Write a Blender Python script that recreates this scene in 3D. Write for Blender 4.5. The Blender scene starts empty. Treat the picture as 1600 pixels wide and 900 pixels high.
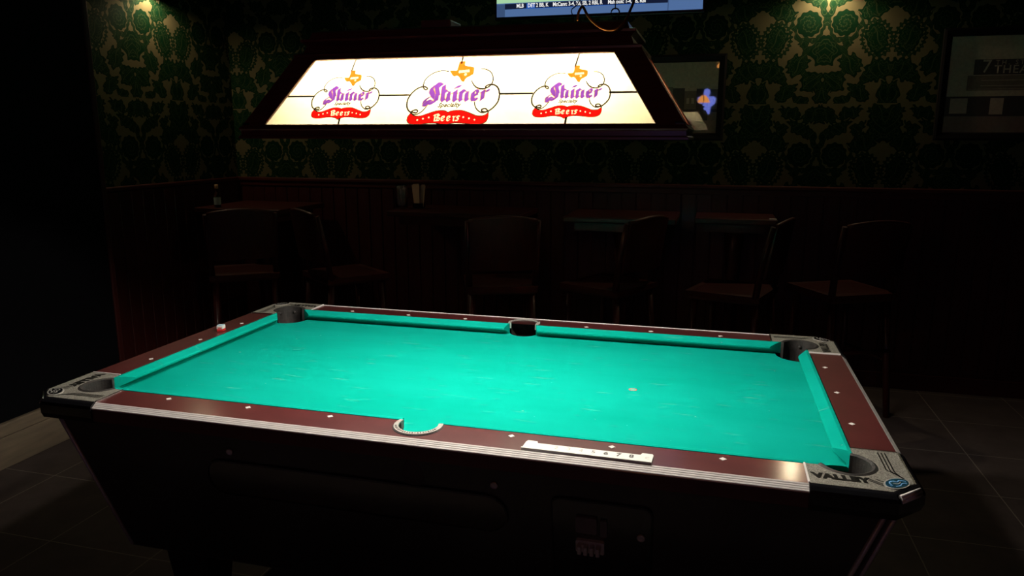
import bpy, bmesh, math, random
from mathutils import Vector, Matrix, Euler
random.seed(7)
C = bpy.context.scene.collection
PI = math.pi

# ---------------------------------------------------------------- camera, world, exposure
cam_data = bpy.data.cameras.new('camera')
cam_data.sensor_width = 36.0
cam_data.lens = 1159.5 / 1600 * 36.0
cam_data.clip_start = 0.05
cam_data.clip_end = 60
cam = bpy.data.objects.new('camera', cam_data)
C.objects.link(cam)
cam.location = (0.6976, -2.2209, 1.5250)
cam.rotation_euler = (math.radians(78.471), math.radians(-0.101), math.radians(15.116))
bpy.context.scene.camera = cam

world = bpy.data.worlds.new('world')
world.use_nodes = True
world.node_tree.nodes['Background'].inputs[0].default_value = (0.35, 0.30, 0.45, 1)
world.node_tree.nodes['Background'].inputs[1].default_value = 0.001
bpy.context.scene.world = world

vs = bpy.context.scene.view_settings
vs.view_transform = 'Standard'
vs.look = 'None'
vs.gamma = 1.0
vs.use_curve_mapping = False
vs.exposure = 0.0

BULB = 800.0       # emission of the bulbs in the table lamp
SCONCE = 470.0     # emission of the wall sconce bulbs
PENDANT = 15.0
TVE = 0.9

# ---------------------------------------------------------------- materials
def _principled(name):
    m = bpy.data.materials.new(name)
    m.use_nodes = True
    nt = m.node_tree
    return m, nt, nt.nodes['Principled BSDF']

def mat(name, col, rough=0.5, metal=0.0, coat=0.0, coat_rough=0.1, spec=0.5, emit=None, estr=0.0,
        noise=None, noise_scale=20.0, bump=0.0, bump_scale=200.0, stretch=(1, 1, 1), sheen=0.0):
    m, nt, b = _principled(name)
    b.inputs['Base Color'].default_value = (*col, 1)
    b.inputs['Roughness'].default_value = rough
    b.inputs['Metallic'].default_value = metal
    b.inputs['Coat Weight'].default_value = coat
    b.inputs['Coat Roughness'].default_value = coat_rough
    b.inputs['Specular IOR Level'].default_value = spec
    b.inputs['Sheen Weight'].default_value = sheen
    if emit:
        b.inputs['Emission Color'].default_value = (*emit, 1)
        b.inputs['Emission Strength'].default_value = estr
    tc = nt.nodes.new('ShaderNodeTexCoord')
    mp = nt.nodes.new('ShaderNodeMapping')
    mp.inputs['Scale'].default_value = stretch
    nt.links.new(tc.outputs['Object'], mp.inputs['Vector'])
    if noise:
        n = nt.nodes.new('ShaderNodeTexNoise')
        n.inputs['Scale'].default_value = noise_scale
        n.inputs['Detail'].default_value = 6
        nt.links.new(mp.outputs[0], n.inputs['Vector'])
        r = nt.nodes.new('ShaderNodeValToRGB')
        r.color_ramp.elements[0].position = 0.3
        r.color_ramp.elements[1].position = 0.7
        r.color_ramp.elements[0].color = (*col, 1)
        r.color_ramp.elements[1].color = (*noise, 1)
        nt.links.new(n.outputs[0], r.inputs[0])
        nt.links.new(r.outputs[0], b.inputs['Base Color'])
    if bump:
        n2 = nt.nodes.new('ShaderNodeTexNoise')
        n2.inputs['Scale'].default_value = bump_scale
        n2.inputs['Detail'].default_value = 3
        nt.links.new(mp.outputs[0], n2.inputs['Vector'])
        bp = nt.nodes.new('ShaderNodeBump')
        bp.inputs['Strength'].default_value = bump
        bp.inputs['Distance'].default_value = 0.002
        nt.links.new(n2.outputs[0], bp.inputs['Height'])
        nt.links.new(bp.outputs[0], b.inputs['Normal'])
    return m

class X:
    """tiny expression wrapper that turns python maths into math nodes"""
    nt = None
    def __init__(s, v): s.v = v
    @staticmethod
    def op(name, *a, clamp=False):
        n = X.nt.nodes.new('ShaderNodeMath')
        n.operation = name
        n.use_clamp = clamp
        for i, x in enumerate(a):
            x = x.v if isinstance(x, X) else x
            if isinstance(x, (int, float)): n.inputs[i].default_value = x
            else: X.nt.links.new(x, n.inputs[i])
        return X(n.outputs[0])
    def __add__(s, o): return X.op('ADD', s, o)
    __radd__ = __add__
    def __sub__(s, o): return X.op('SUBTRACT', s, o)
    def __rsub__(s, o): return X.op('SUBTRACT', o, s)
    def __mul__(s, o): return X.op('MULTIPLY', s, o)
    __rmul__ = __mul__
    def __truediv__(s, o): return X.op('DIVIDE', s, o)
def xsin(a): return X.op('SINE', a)
def xmin(a, b): return X.op('MINIMUM', a, b)
def xmax(a, b): return X.op('MAXIMUM', a, b)
def xabs(a): return X.op('ABSOLUTE', a)
def xsqrt(a): return X.op('SQRT', a)
def xatan2(a, b): return X.op('ARCTAN2', a, b)
def xlt(a, b): return X.op('LESS_THAN', a, b)

def mat_damask(name, axis, origin, z0):
    """dark green flocked damask motifs on a dull gold ground; axis = 0 (x) or 1 (y) runs along the wall"""
    m, nt, b = _principled(name)
    X.nt = nt
    geo = nt.nodes.new('ShaderNodeNewGeometry')
    sep = nt.nodes.new('ShaderNodeSeparateXYZ')
    nt.links.new(geo.outputs['Position'], sep.inputs[0])
    a = X(sep.outputs[axis]) - origin
    z = X(sep.outputs[2]) - z0
    P, Q = 0.722, 0.755
    u = xabs(X.op('PINGPONG', a, P / 2))
    v = X.op('WRAP', z, 0.30, 0.30 - Q)
    # organic warp, mirrored with the folded coordinate
    wu = u + xsin(v * 61 + u * 23) * 0.006 + xsin(v * 143 - u * 90) * 0.0035
    wv = v + xsin(u * 67 + v * 31) * 0.007 + xsin(u * 151 + v * 77) * 0.0035
    def ell(cx, cy, rx, ry, rot=0, scal=0, n=10, warp=True):
        x = (wu if warp else u) - cx
        y = (wv if warp else v) - cy
        if rot:
            c, s = math.cos(rot), math.sin(rot)
            x, y = x * c + y * s, y * c - x * s
        x = x * (1 / rx); y = y * (1 / ry)
        r = xsqrt(x * x + y * y)
        if scal:
            r = r + xsin(xatan2(y, x) * n) * scal
        return r
    rose = ell(0.098, 0.0, 0.064, 0.066, 0, 0.055, 11, False)
    d = rose
    d = xmin(d, ell(0.0, 0.015, 0.021, 0.024, 0, 0.16, 6, False))
    d = xmin(d, ell(0.032, 0.105, 0.020, 0.070, -0.35))
    d = xmin(d, ell(0.105, 0.150, 0.030, 0.075, -0.95, 0.10, 9))
    d = xmin(d, ell(0.250, 0.075, 0.070, 0.052, 0.5, 0.13, 9))
    d = xmin(d, ell(0.330, 0.170, 0.060, 0.085, 0.1, 0.10, 8))
    d = xmin(d, ell(0.275, -0.090, 0.058, 0.078, 0.25, 0.09, 12))
    d = xmin(d, ell(0.0, -0.155, 0.075, 0.075, 0, 0.05, 8))
    d = xmin(d, ell(0.125, -0.120, 0.030, 0.022, 0.6, 0.14, 6))
    d = xmin(d, ell(0.150, -0.235, 0.062, 0.050, -0.5, 0.12, 9))
    d = xmin(d, ell(0.300, -0.265, 0.070, 0.060, 0.4, 0.10, 10))
    d = xmin(d, ell(0.060, -0.330, 0.060, 0.055, 0.3, 0.10, 8))
    d = xmin(d, ell(0.200, -0.390, 0.062, 0.040, -0.6, 0.12, 8))
    d = xmin(d, ell(0.340, -0.410, 0.035, 0.075, 0, 0.10, 8))
    d = xmin(d, ell(0.0, -0.405, 0.045, 0.055, 0, 0.14, 7))
    d = xmin(d, ell(0.115, -0.435, 0.060, 0.022, 0.5, 0.12, 8))
    d = xmin(d, ell(0.225, -0.315, 0.022, 0.050, -0.5, 0.14, 7))
    d = xmin(d, ell(0.215, 0.155, 0.045, 0.028, 0.9, 0.14, 9))
    d = xmin(d, ell(0.062, 0.225, 0.030, 0.050, 0.5, 0.14, 7))
    d = xmin(d, ell(0.0, 0.235, 0.040, 0.046, 0, 0.14, 7))
    d = xmin(d, ell(0.165, 0.245, 0.062, 0.032, 0.3, 0.13, 9))
    d = xmin(d, ell(0.315, 0.262, 0.050, 0.026, -0.2, 0.13, 8))
    # ring scroll around the rose and a long scroll below
    ring = xabs(ell(0.098, 0.0, 0.088, 0.092, 0, 0, 0, True) - 1.0) * 5.5 + 0.35
    ring = ring + xlt(wv, 5) * 0 + xmax(v * 12, 0)
    d = xmin(d, ring)
    sc = xabs(ell(0.0, -0.22, 0.115, 0.13, 0) - 1.0) * 5.0 + 0.4 + xmax((v + 0.15) * 9, 0)
    d = xmin(d, sc)
    dots = xsin(xatan2((v + 0.09), (u - 0.275)) * 22) * 0.10
    d = xmin(d, xabs(ell(0.275, -0.09, 0.078, 0.098, 0.25, 0, 0, False) - 1.0) * 4 + 0.62 - dots * 3)
    green = xlt(d, 1.10)
    # fine gold veins inside the flowers
    vein = xsin(rose * 17 + xatan2(v, u - 0.098) * 2)
    vein = xlt(0.80, vein) * xlt(rose, 0.8)
    vein2 = xlt(0.93, xsin((u * 1.3 + v) * 95 + xsin(v * 40) * 2)) * xlt(d, 0.75) * xlt(1.05, rose)
    line = xlt(xabs(d - 0.80), 0.035) * xlt(1.0, rose) + xlt(xabs(d - 0.52), 0.028) * xlt(1.0, rose)
    veins = xmin(vein + vein2 + line, 1.0)
    mix = nt.nodes.new('ShaderNodeMix'); mix.data_type = 'RGBA'
    nt.links.new(green.v, mix.inputs[0])
    mix.inputs[6].default_value = (0.095, 0.081, 0.042, 1)
    mix.inputs[7].default_value = (0.0025, 0.017, 0.006, 1)
    mix2 = nt.nodes.new('ShaderNodeMix'); mix2.data_type = 'RGBA'
    f = veins * 0.45
    nt.links.new(f.v, mix2.inputs[0])
    nt.links.new(mix.outputs[2], mix2.inputs[6])
    mix2.inputs[7].default_value = (0.055, 0.07, 0.03, 1)
    nt.links.new(mix2.outputs[2], b.inputs['Base Color'])
    b.inputs['Roughness'].default_value = 0.7
    b.inputs['Specular IOR Level'].default_value = 0.04
    return m

def mat_cloth():
    m, nt, b = _principled('green_cloth')
    tc = nt.nodes.new('ShaderNodeTexCoord')
    base = (0.001, 0.36, 0.285)
    n = nt.nodes.new('ShaderNodeTexNoise'); n.inputs['Scale'].default_value = 3.0; n.inputs['Detail'].default_value = 5
    mp = nt.nodes.new('ShaderNodeMapping'); mp.inputs['Scale'].default_value = (0.6, 2.2, 1)
    nt.links.new(tc.outputs['Object'], mp.inputs[0]); nt.links.new(mp.outputs[0], n.inputs[0])
    r = nt.nodes.new('ShaderNodeValToRGB')
    r.color_ramp.elements[0].position = 0.35; r.color_ramp.elements[1].position = 0.75
    r.color_ramp.elements[0].color = (base[0], base[1] * .93, base[2] * .93, 1)
    r.color_ramp.elements[1].color = (0.003, base[1] * 1.06, base[2] * 1.1, 1)
    nt.links.new(n.outputs[0], r.inputs[0])
    # chalk specks and short smears
    vo = nt.nodes.new('ShaderNodeTexVoronoi'); vo.inputs['Scale'].default_value = 17
    mp2 = nt.nodes.new('ShaderNodeMapping'); mp2.inputs['Scale'].default_value = (1, 1.6, 1); mp2.inputs['Rotation'].default_value = (0, 0, .5)
    nt.links.new(tc.outputs['Object'], mp2.inputs[0]); nt.links.new(mp2.outputs[0], vo.inputs['Vector'])
    X.nt = nt
    sepc = nt.nodes.new('ShaderNodeSeparateColor'); nt.links.new(vo.outputs['Color'], sepc.inputs[0])
    rad = X(sepc.outputs[0]) * X(sepc.outputs[1]) * 0.085
    sp = xlt(X(vo.outputs['Distance']), rad) * 0.34
    n3 = nt.nodes.new('ShaderNodeTexNoise'); n3.inputs['Scale'].default_value = 9; n3.inputs['Detail'].default_value = 8
    mp3 = nt.nodes.new('ShaderNodeMapping'); mp3.inputs['Scale'].default_value = (1, 7, 1); mp3.inputs['Rotation'].default_value = (0, 0, .15)
    nt.links.new(tc.outputs['Object'], mp3.inputs[0]); nt.links.new(mp3.outputs[0], n3.inputs[0])
    sm = X.op('MULTIPLY', X.op('SUBTRACT', X(n3.outputs[0]), 0.63), 0.7)
    fac = xmin(sp + xmax(sm, 0), 0.8)
    mix = nt.nodes.new('ShaderNodeMix'); mix.data_type = 'RGBA'
    nt.links.new(fac.v, mix.inputs[0]); nt.links.new(r.outputs[0], mix.inputs[6])
    mix.inputs[7].default_value = (0.45, 0.80, 0.70, 1)
    nt.links.new(mix.outputs[2], b.inputs['Base Color'])
    b.inputs['Roughness'].default_value = 0.95
    b.inputs['Specular IOR Level'].default_value = 0.03
    nb = nt.nodes.new('ShaderNodeTexNoise'); nb.inputs['Scale'].default_value = 700
    nt.links.new(tc.outputs['Object'], nb.inputs[0])
    bp = nt.nodes.new('ShaderNodeBump'); bp.inputs['Strength'].default_value = 0.25; bp.inputs['Distance'].default_value = 0.0006
    nt.links.new(nb.outputs[0], bp.inputs['Height']); nt.links.new(bp.outputs[0], b.inputs['Normal'])
    return m

def mat_rail():
    m, nt, b = _principled('mahogany_laminate')
    tc = nt.nodes.new('ShaderNodeTexCoord')
    n = nt.nodes.new('ShaderNodeTexNoise'); n.inputs['Scale'].default_value = 14; n.inputs['Detail'].default_value = 8
    nt.links.new(tc.outputs['Object'], n.inputs[0])
    r = nt.nodes.new('ShaderNodeValToRGB')
    r.color_ramp.elements[0].position = 0.3; r.color_ramp.elements[1].position = 0.75
    r.color_ramp.elements[0].color = (0.068, 0.0060, 0.0075, 1)
    r.color_ramp.elements[1].color = (0.090, 0.011, 0.012, 1)
    nt.links.new(n.outputs[0], r.inputs[0])
    # pale scuffs
    n2 = nt.nodes.new('ShaderNodeTexNoise'); n2.inputs['Scale'].default_value = 26; n2.inputs['Detail'].default_value = 9; n2.inputs['Roughness'].default_value = .75
    nt.links.new(tc.outputs['Object'], n2.inputs[0])
    X.nt = nt
    f = xmin(xmax((X(n2.outputs[0]) - 0.64) * 3.2, 0), 0.55)
    mix = nt.nodes.new('ShaderNodeMix'); mix.data_type = 'RGBA'
    nt.links.new(f.v, mix.inputs[0]); nt.links.new(r.outputs[0], mix.inputs[6]); mix.inputs[7].default_value = (0.26, 0.13, 0.12, 1)
    nt.links.new(mix.outputs[2], b.inputs['Base Color'])
    b.inputs['Roughness'].default_value = 0.5
    b.inputs['Specular IOR Level'].default_value = 0.4
    b.inputs['Coat Weight'].default_value = 0.9
    b.inputs['Coat Roughness'].default_value = 0.15
    return m

def mat_tile():
    m, nt, b = _principled('dark_floor_tile')
    X.nt = nt
    geo = nt.nodes.new('ShaderNodeNewGeometry')
    sep = nt.nodes.new('ShaderNodeSeparateXYZ'); nt.links.new(geo.outputs['Position'], sep.inputs[0])
    px = xabs(X.op('PINGPONG', X(sep.outputs[0]) - 1.968, 0.4572 / 2))
    py = xabs(X.op('PINGPONG', X(sep.outputs[1]) - 1.655, 0.4572 / 2))
    g = xlt(xmin(px, py), 0.0022)
    n = nt.nodes.new('ShaderNodeTexNoise'); n.inputs['Scale'].default_value = 7; n.inputs['Detail'].default_value = 10; n.inputs['Roughness'].default_value = .65
    nt.links.new(geo.outputs['Position'], n.inputs[0])
    r = nt.nodes.new('ShaderNodeValToRGB')
    r.color_ramp.elements[0].position = .3; r.color_ramp.elements[1].position = .75
    r.color_ramp.elements[0].color = (0.052, 0.038, 0.036, 1)
    r.color_ramp.elements[1].color = (0.090, 0.068, 0.062, 1)
    nt.links.new(n.outputs[0], r.inputs[0])
    mix = nt.nodes.new('ShaderNodeMix'); mix.data_type = 'RGBA'
    nt.links.new(g.v, mix.inputs[0]); nt.links.new(r.outputs[0], mix.inputs[6]); mix.inputs[7].default_value = (0.22, 0.19, 0.16, 1)
    nt.links.new(mix.outputs[2], b.inputs['Base Color'])
    b.inputs['Roughness'].default_value = .6
    b.inputs['Specular IOR Level'].default_value = .25
    return m

def mat_glasspane(name, col):
    """translucent art glass, with a slight swirl, lit from behind by the bulbs"""
    m = bpy.data.materials.new(name); m.use_nodes = True
    nt = m.node_tree; nt.nodes.clear()
    out = nt.nodes.new('ShaderNodeOutputMaterial')
    tr = nt.nodes.new('ShaderNodeBsdfTranslucent')
    df = nt.nodes.new('ShaderNodeBsdfDiffuse')
    gl = nt.nodes.new('ShaderNodeBsdfGlossy'); gl.inputs['Roughness'].default_value = .12
    tc = nt.nodes.new('ShaderNodeTexCoord')
    mp = nt.nodes.new('ShaderNodeMapping'); mp.inputs['Rotation'].default_value = (0, .6, 0); mp.inputs['Scale'].default_value = (3, 1, 11)
    n = nt.nodes.new('ShaderNodeTexNoise'); n.inputs['Scale'].default_value = 2.2; n.inputs['Detail'].default_value = 6; n.inputs['Distortion'].default_value = 1.2
    nt.links.new(tc.outputs['Object'], mp.inputs[0]); nt.links.new(mp.outputs[0], n.inputs[0])
    r = nt.nodes.new('ShaderNodeValToRGB')
    r.color_ramp.elements[0].position = .3; r.color_ramp.elements[1].position = .7
    r.color_ramp.elements[0].color = (*[c * .86 for c in col], 1); r.color_ramp.elements[1].color = (*col, 1)
    nt.links.new(n.outputs[0], r.inputs[0])
    nt.links.new(r.outputs[0], tr.inputs[0])
    df.inputs[0].default_value = (.30, .27, .20, 1)
    m1 = nt.nodes.new('ShaderNodeMixShader'); m1.inputs[0].default_value = .15
    nt.links.new(tr.outputs[0], m1.inputs[1]); nt.links.new(df.outputs[0], m1.inputs[2])
    m2 = nt.nodes.new('ShaderNodeMixShader'); m2.inputs[0].default_value = .03
    nt.links.new(m1.outputs[0], m2.inputs[1]); nt.links.new(gl.outputs[0], m2.inputs[2])
    nt.links.new(m2.outputs[0], out.inputs[0])
    return m

def mat_paint(name, col, w=.75):
    """translucent lamp paint: lets part of the bulb light through"""
    m = bpy.data.materials.new(name); m.use_nodes = True
    nt = m.node_tree; nt.nodes.clear()
    out = nt.nodes.new('ShaderNodeOutputMaterial')
    tr = nt.nodes.new('ShaderNodeBsdfTranslucent'); tr.inputs[0].default_value = (*col, 1)
    df = nt.nodes.new('ShaderNodeBsdfDiffuse'); df.inputs[0].default_value = (*col, 1)
    mx = nt.nodes.new('ShaderNodeMixShader'); mx.inputs[0].default_value = 1 - w
    nt.links.new(tr.outputs[0], mx.inputs[1]); nt.links.new(df.outputs[0], mx.inputs[2])
    nt.links.new(mx.outputs[0], out.inputs[0])
    return m

def mat_emit(name, col, s):
    m = bpy.data.materials.new(name); m.use_nodes = True
    nt = m.node_tree; nt.nodes.clear()
    out = nt.nodes.new('ShaderNodeOutputMaterial')
    e = nt.nodes.new('ShaderNodeEmission'); e.inputs[0].default_value = (*col, 1); e.inputs[1].default_value = s
    nt.links.new(e.outputs[0], out.inputs[0])
    return m

def mat_clear(name, col=(1, 1, 1)):
    m, nt, b = _principled(name)
    b.inputs['Base Color'].default_value = (*col, 1)
    b.inputs['Roughness'].default_value = .03
    b.inputs['Transmission Weight'].default_value = 1.0
    b.inputs['IOR'].default_value = 1.45
    return m

M = {}
M['cloth'] = mat_cloth()
M['rail'] = mat_rail()
M['apron'] = mat('apron_laminate', (0.060, 0.010, 0.009), .45, coat=.2, noise=(0.075, 0.014, 0.012), noise_scale=18)
M['cast'] = mat('sandblasted_casting', (0.13, 0.125, 0.11), .5, metal=.45, noise=(0.50, 0.48, 0.42), noise_scale=330, bump=.8, bump_scale=420)
M['ribbed'] = mat('ribbed_aluminium', (0.88, 0.84, 0.83), .36, metal=.1)
M['chrome'] = mat('chrome', (0.75, 0.74, 0.72), .16, metal=1)
M['blackplastic'] = mat('glossy_black_plastic', (0.008, 0.008, 0.010), .22, coat=.4)
M['blackmatte'] = mat('matt_black', (0.006, 0.006, 0.007), .7)
M['rubber'] = mat('black_rubber', (0.018, 0.016, 0.016), .62, noise=(0.035, 0.030, 0.028), noise_scale=90, bump=.3)
M['leather'] = mat('pocket_boot_leather', (0.030, 0.024, 0.023), .7, noise=(0.052, 0.042, 0.038), noise_scale=120, bump=.4)
M['cabinet'] = mat('black_cabinet_laminate', (0.012, 0.008, 0.010), .4, coat=.15)
M['inlay'] = mat('white_inlay', (0.82, 0.80, 0.76), .35)
M['ink'] = mat('black_ink', (0.003, 0.003, 0.003), .5, spec=.2)
M['silver'] = mat('brushed_silver', (0.55, 0.54, 0.52), .45, metal=.35, noise=(0.40, 0.38, 0.35), noise_scale=200)
M['bluebadge'] = mat('blue_enamel_badge', (0.012, 0.055, 0.12), .18, metal=.3, coat=.8, noise=(0.03, 0.14, 0.20), noise_scale=60)
M['palebadge'] = mat('pale_blue_enamel', (0.20, 0.42, 0.75), .25, coat=.5)
M['whiteplastic'] = mat('white_plastic', (0.85, 0.84, 0.80), .4)
M['greyprint'] = mat('grey_print', (0.10, 0.10, 0.10), .6)
M['paleprint'] = mat('pale_print', (0.50, 0.50, 0.49), .6)
M['chalkblue'] = mat('blue_chalk', (0.42, 0.62, 0.72), .95)
M['redlabel'] = mat('red_label', (0.55, 0.02, 0.02), .6)
M['whitelabel'] = mat('white_label', (0.75, 0.74, 0.72), .6)
M['lampwood'] = mat('dark_cherry_lamp_wood', (0.085, 0.014, 0.009), .38, coat=.3, coat_rough=.15, noise=(0.14, 0.028, 0.015), noise_scale=9, stretch=(1, 12, 12))
M['brass'] = mat('copper_brown_metal', (0.42, 0.17, 0.06), .35, metal=.8)
M['glass'] = mat_glasspane('cream_art_glass', (0.245, 0.208, 0.118))
M['lead'] = mat('dark_lead_came', (0.045, 0.030, 0.015), .5)
M['white_in'] = mat('white_reflector_paint', (0.75, 0.74, 0.70), .6)
M['bulb'] = mat_emit('hot_bulb', (1.0, 0.92, 0.80), BULB)
M['socket'] = mat('porcelain_socket', (0.6, 0.58, 0.52), .4)
M['purple'] = mat_paint('purple_paint', (0.155, 0.045, 0.50))
M['gold'] = mat_paint('gold_outline_paint', (0.34, 0.16, 0.06))
M['redp'] = mat_paint('red_paint', (0.80, 0.006, 0.006))
M['orange'] = mat_paint('orange_paint', (0.75, 0.16, 0.02))
M['olive'] = mat_paint('dark_olive_line', (0.012, 0.008, 0.005))
M['whitep'] = mat_paint('white_paint', (0.95, 0.93, 0.88))
M['mahog'] = mat('mahogany_wood', (0.030, 0.0035, 0.003), .5, coat=.12, spec=.3, noise=(0.050, 0.007, 0.005), noise_scale=6, stretch=(9, 9, 1))
M['mahogtop'] = mat('polished_mahogany_top', (0.036, 0.005, 0.004), .5, coat=.15, spec=.3, noise=(0.065, 0.011, 0.007), noise_scale=5, stretch=(1, 12, 12))
M['worn'] = mat('lit_amber_edge', (0.28, 0.10, 0.03), .45)  # orange light on a seat edge put into a colour; unused
M['darkmetal'] = mat('dark_metal', (0.03, 0.03, 0.03), .4, metal=.8)
M['blackwall'] = mat('black_wall_paint', (0.0022, 0.0022, 0.0035), .9, spec=.1)
M['ceiling'] = mat('black_ceiling_paint', (0.01, 0.009, 0.009), .9)
M['basewood'] = mat('natural_baseboard_wood', (0.15, 0.115, 0.08), .5, noise=(0.22, 0.17, 0.115), noise_scale=5, stretch=(9, 1, 9))
M['damask_b'] = mat_damask('green_gold_damask_back', 0, 0.563, 2.175)
M['damask_l'] = mat_damask('green_gold_damask_left', 1, 1.705, 2.210)
M['tile'] = mat_tile()
M['clear'] = mat_clear('clear_glass')
M['bottle'] = mat_clear('sauce_bottle_glass', (0.5, 0.7, 0.55))

# ---------------------------------------------------------------- helpers
def obj(name, bm, m, parent=None, smooth=False, label=None, kind=None):
    me = bpy.data.meshes.new(name)
    bm.normal_update()
    bm.to_mesh(me); bm.free()
    for k in (m if isinstance(m, (list, tuple)) else [m]): me.materials.append(k)
    if smooth:
        for p in me.polygons: p.use_smooth = True
    o = bpy.data.objects.new(name, me)
    C.objects.link(o)
    if parent: o.parent = parent
    if label: o['label'] = label
    if kind: o['kind'] = kind
    return o

def thing(name, label, cat, loc=(0, 0, 0), rz=0, group=None):
    o = bpy.data.objects.new(name, None); C.objects.link(o)
    o.empty_display_size = .05
    o.location = loc; o.rotation_euler = (0, 0, rz)
    o['label'] = label; o['category'] = cat
    if group: o['group'] = group
    return o

def tag(o, label, cat, group=None):
    o['label'] = label; o['category'] = cat
    if group: o['group'] = group
    return o

def struct(name, bm, m, smooth=False):
    o = obj(name, bm, m, smooth=smooth); o['kind'] = 'structure'; return o

def dup(root, loc, rz, label, group=None):
    r = root.copy(); C.objects.link(r); r.location = loc; r.rotation_euler = (0, 0, rz)
    r['label'] = label
    if group: r['group'] = group
    for ch in list(root.children):
        c = ch.copy(); C.objects.link(c); c.parent = r
        for g in list(ch.children):
            d = g.copy(); C.objects.link(d); d.parent = c
    return r

def BM(): return bmesh.new()

def box(bm, lo, hi, mi=0, bevel=0.0, seg=2, mtx=None):
    b = bmesh.new()
    bmesh.ops.create_cube(b, size=1)
    for v in b.verts:
        v.co = Vector([lo[i] + (v.co[i] + .5) * (hi[i] - lo[i]) for i in range(3)])
    if bevel:
        bmesh.ops.bevel(b, geom=b.edges[:], offset=bevel, segments=seg, profile=.5, affect='EDGES')
    merge(bm, b, mi, mtx)

def merge(bm, b, mi=0, mtx=None):
    vm = {}
    for v in b.verts:
        vm[v] = bm.verts.new(mtx @ v.co if mtx else v.co)
    for f in b.faces:
        try:
            nf = bm.faces.new([vm[v] for v in f.verts]); nf.material_index = mi; nf.smooth = f.smooth
        except ValueError: pass
    b.free()

def prism(bm, pts, z0, z1, mi=0, mtx=None, bevel=0.0):
    """closed extrusion of a 2-D outline (may be concave)"""
    b = bmesh.new()
    bot = [b.verts.new((p[0], p[1], z0)) for p in pts]
    top = [b.verts.new((p[0], p[1], z1)) for p in pts]
    n = len(pts)
    b.faces.new(top); b.faces.new(bot[::-1])
    for i in range(n): b.faces.new((bot[i], bot[(i + 1) % n], top[(i + 1) % n], top[i]))
    bmesh.ops.triangulate(b, faces=[f for f in b.faces if len(f.verts) > 4])
    bmesh.ops.recalc_face_normals(b, faces=b.faces[:])
    merge(bm, b, mi, mtx)

def loft(bm, rings, mi=0, cap=True, mtx=None, closed=True, smooth=False):
    b = bmesh.new()
    R = [[b.verts.new(p) for p in r] for r in rings]
    n = len(R[0])
    for a, c in zip(R, R[1:]):
        for i in range(n if closed else n - 1):
            f = b.faces.new((a[i], a[(i + 1) % n], c[(i + 1) % n], c[i])); f.smooth = smooth
    if cap and closed:
        b.faces.new(R[0][::-1]); b.faces.new(R[-1])
    bmesh.ops.recalc_face_normals(b, faces=b.faces[:])
    merge(bm, b, mi, mtx)

def lathe(bm, prof, seg=24, mi=0, c=(0, 0, 0), mtx=None, cap=True):
    rings = [[(c[0] + r * math.cos(2 * PI * k / seg), c[1] + r * math.sin(2 * PI * k / seg), c[2] + z) for k in range(seg)] for r, z in prof]
    loft(bm, rings, mi, cap, mtx, smooth=True)

def tube(bm, pts, r, seg=8, mi=0, mtx=None):
    pts = [Vector(p) for p in pts]
    rings = []
    up = Vector((0, 0, 1))
    for i, p in enumerate(pts):
        d = (pts[min(i + 1, len(pts) - 1)] - pts[max(i - 1, 0)]).normalized()
        ref = up if abs(d.z) < .95 else Vector((1, 0, 0))
        a = d.cross(ref).normalized(); b_ = a.cross(d).normalized()
        rr = r[i] if isinstance(r, (list, tuple)) else r
        rings.append([p + a * math.cos(2 * PI * k / seg) * rr + b_ * math.sin(2 * PI * k / seg) * rr for k in range(seg)])
    loft(bm, rings, mi, True, mtx, smooth=True)

def arc(cx, cy, r, a0, a1, n=16):
    return [(cx + r * math.cos(math.radians(a0 + (a1 - a0) * i / n)), cy + r * math.sin(math.radians(a0 + (a1 - a0) * i / n))) for i in range(n + 1)]

def ribbon(bm, pts, w, z=0.0, mi=0, mtx=None, th=0.0004):
    """flat thin strip of width w (or list of widths) following a 2-D path"""
    P = [Vector((p[0], p[1])) for p in pts]
    L, R = [], []
    for i, p in enumerate(P):
        d = P[min(i + 1, len(P) - 1)] - P[max(i - 1, 0)]
        if d.length < 1e-9: d = Vector((1, 0))
        d.normalize(); n = Vector((-d.y, d.x))
        ww = (w[i] if isinstance(w, (list, tuple)) else w) / 2
        L.append(p + n * ww); R.append(p - n * ww)
    for i in range(len(P) - 1):
        quad = [R[i], R[i + 1], L[i + 1], L[i]]
        prism_quad(bm, quad, z, z + th, mi, mtx)

def prism_quad(bm, q, z0, z1, mi, mtx):
    vs_ = [Vector((p[0], p[1], z1)) for p in q]
    if mtx: vs_ = [mtx @ v for v in vs_]
    try:
        f = bm.faces.new([bm.verts.new(v) for v in vs_]); f.material_index = mi
    except ValueError: pass

def face2d(bm, pts, z, mi=0, mtx=None):
    b = bmesh.new()
    f = b.faces.new([b.verts.new((p[0], p[1], z)) for p in pts])
    bmesh.ops.triangulate(b, faces=[f])
    for ff in b.faces:
        if ff.normal.z < 0: ff.normal_flip()
    merge(bm, b, mi, mtx)

def catmull(pts, n=6, closed=False):
    out = []
    m = len(pts)
    rng = range(m if closed else m - 1)
    for i in rng:
        p0 = pts[(i - 1) % m] if (closed or i > 0) else pts[0]
        p1, p2 = pts[i], pts[(i + 1) % m]
        p3 = pts[(i + 2) % m] if (closed or i + 2 < m) else pts[-1]
        for k in range(n):
            t = k / n
            out.append(tuple(.5 * ((2 * p1[j]) + (-p0[j] + p2[j]) * t + (2 * p0[j] - 5 * p1[j] + 4 * p2[j] - p3[j]) * t * t + (-p0[j] + 3 * p1[j] - 3 * p2[j] + p3[j]) * t ** 3) for j in range(len(p1))))
    if not closed: out.append(tuple(pts[-1]))
    return out

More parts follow.
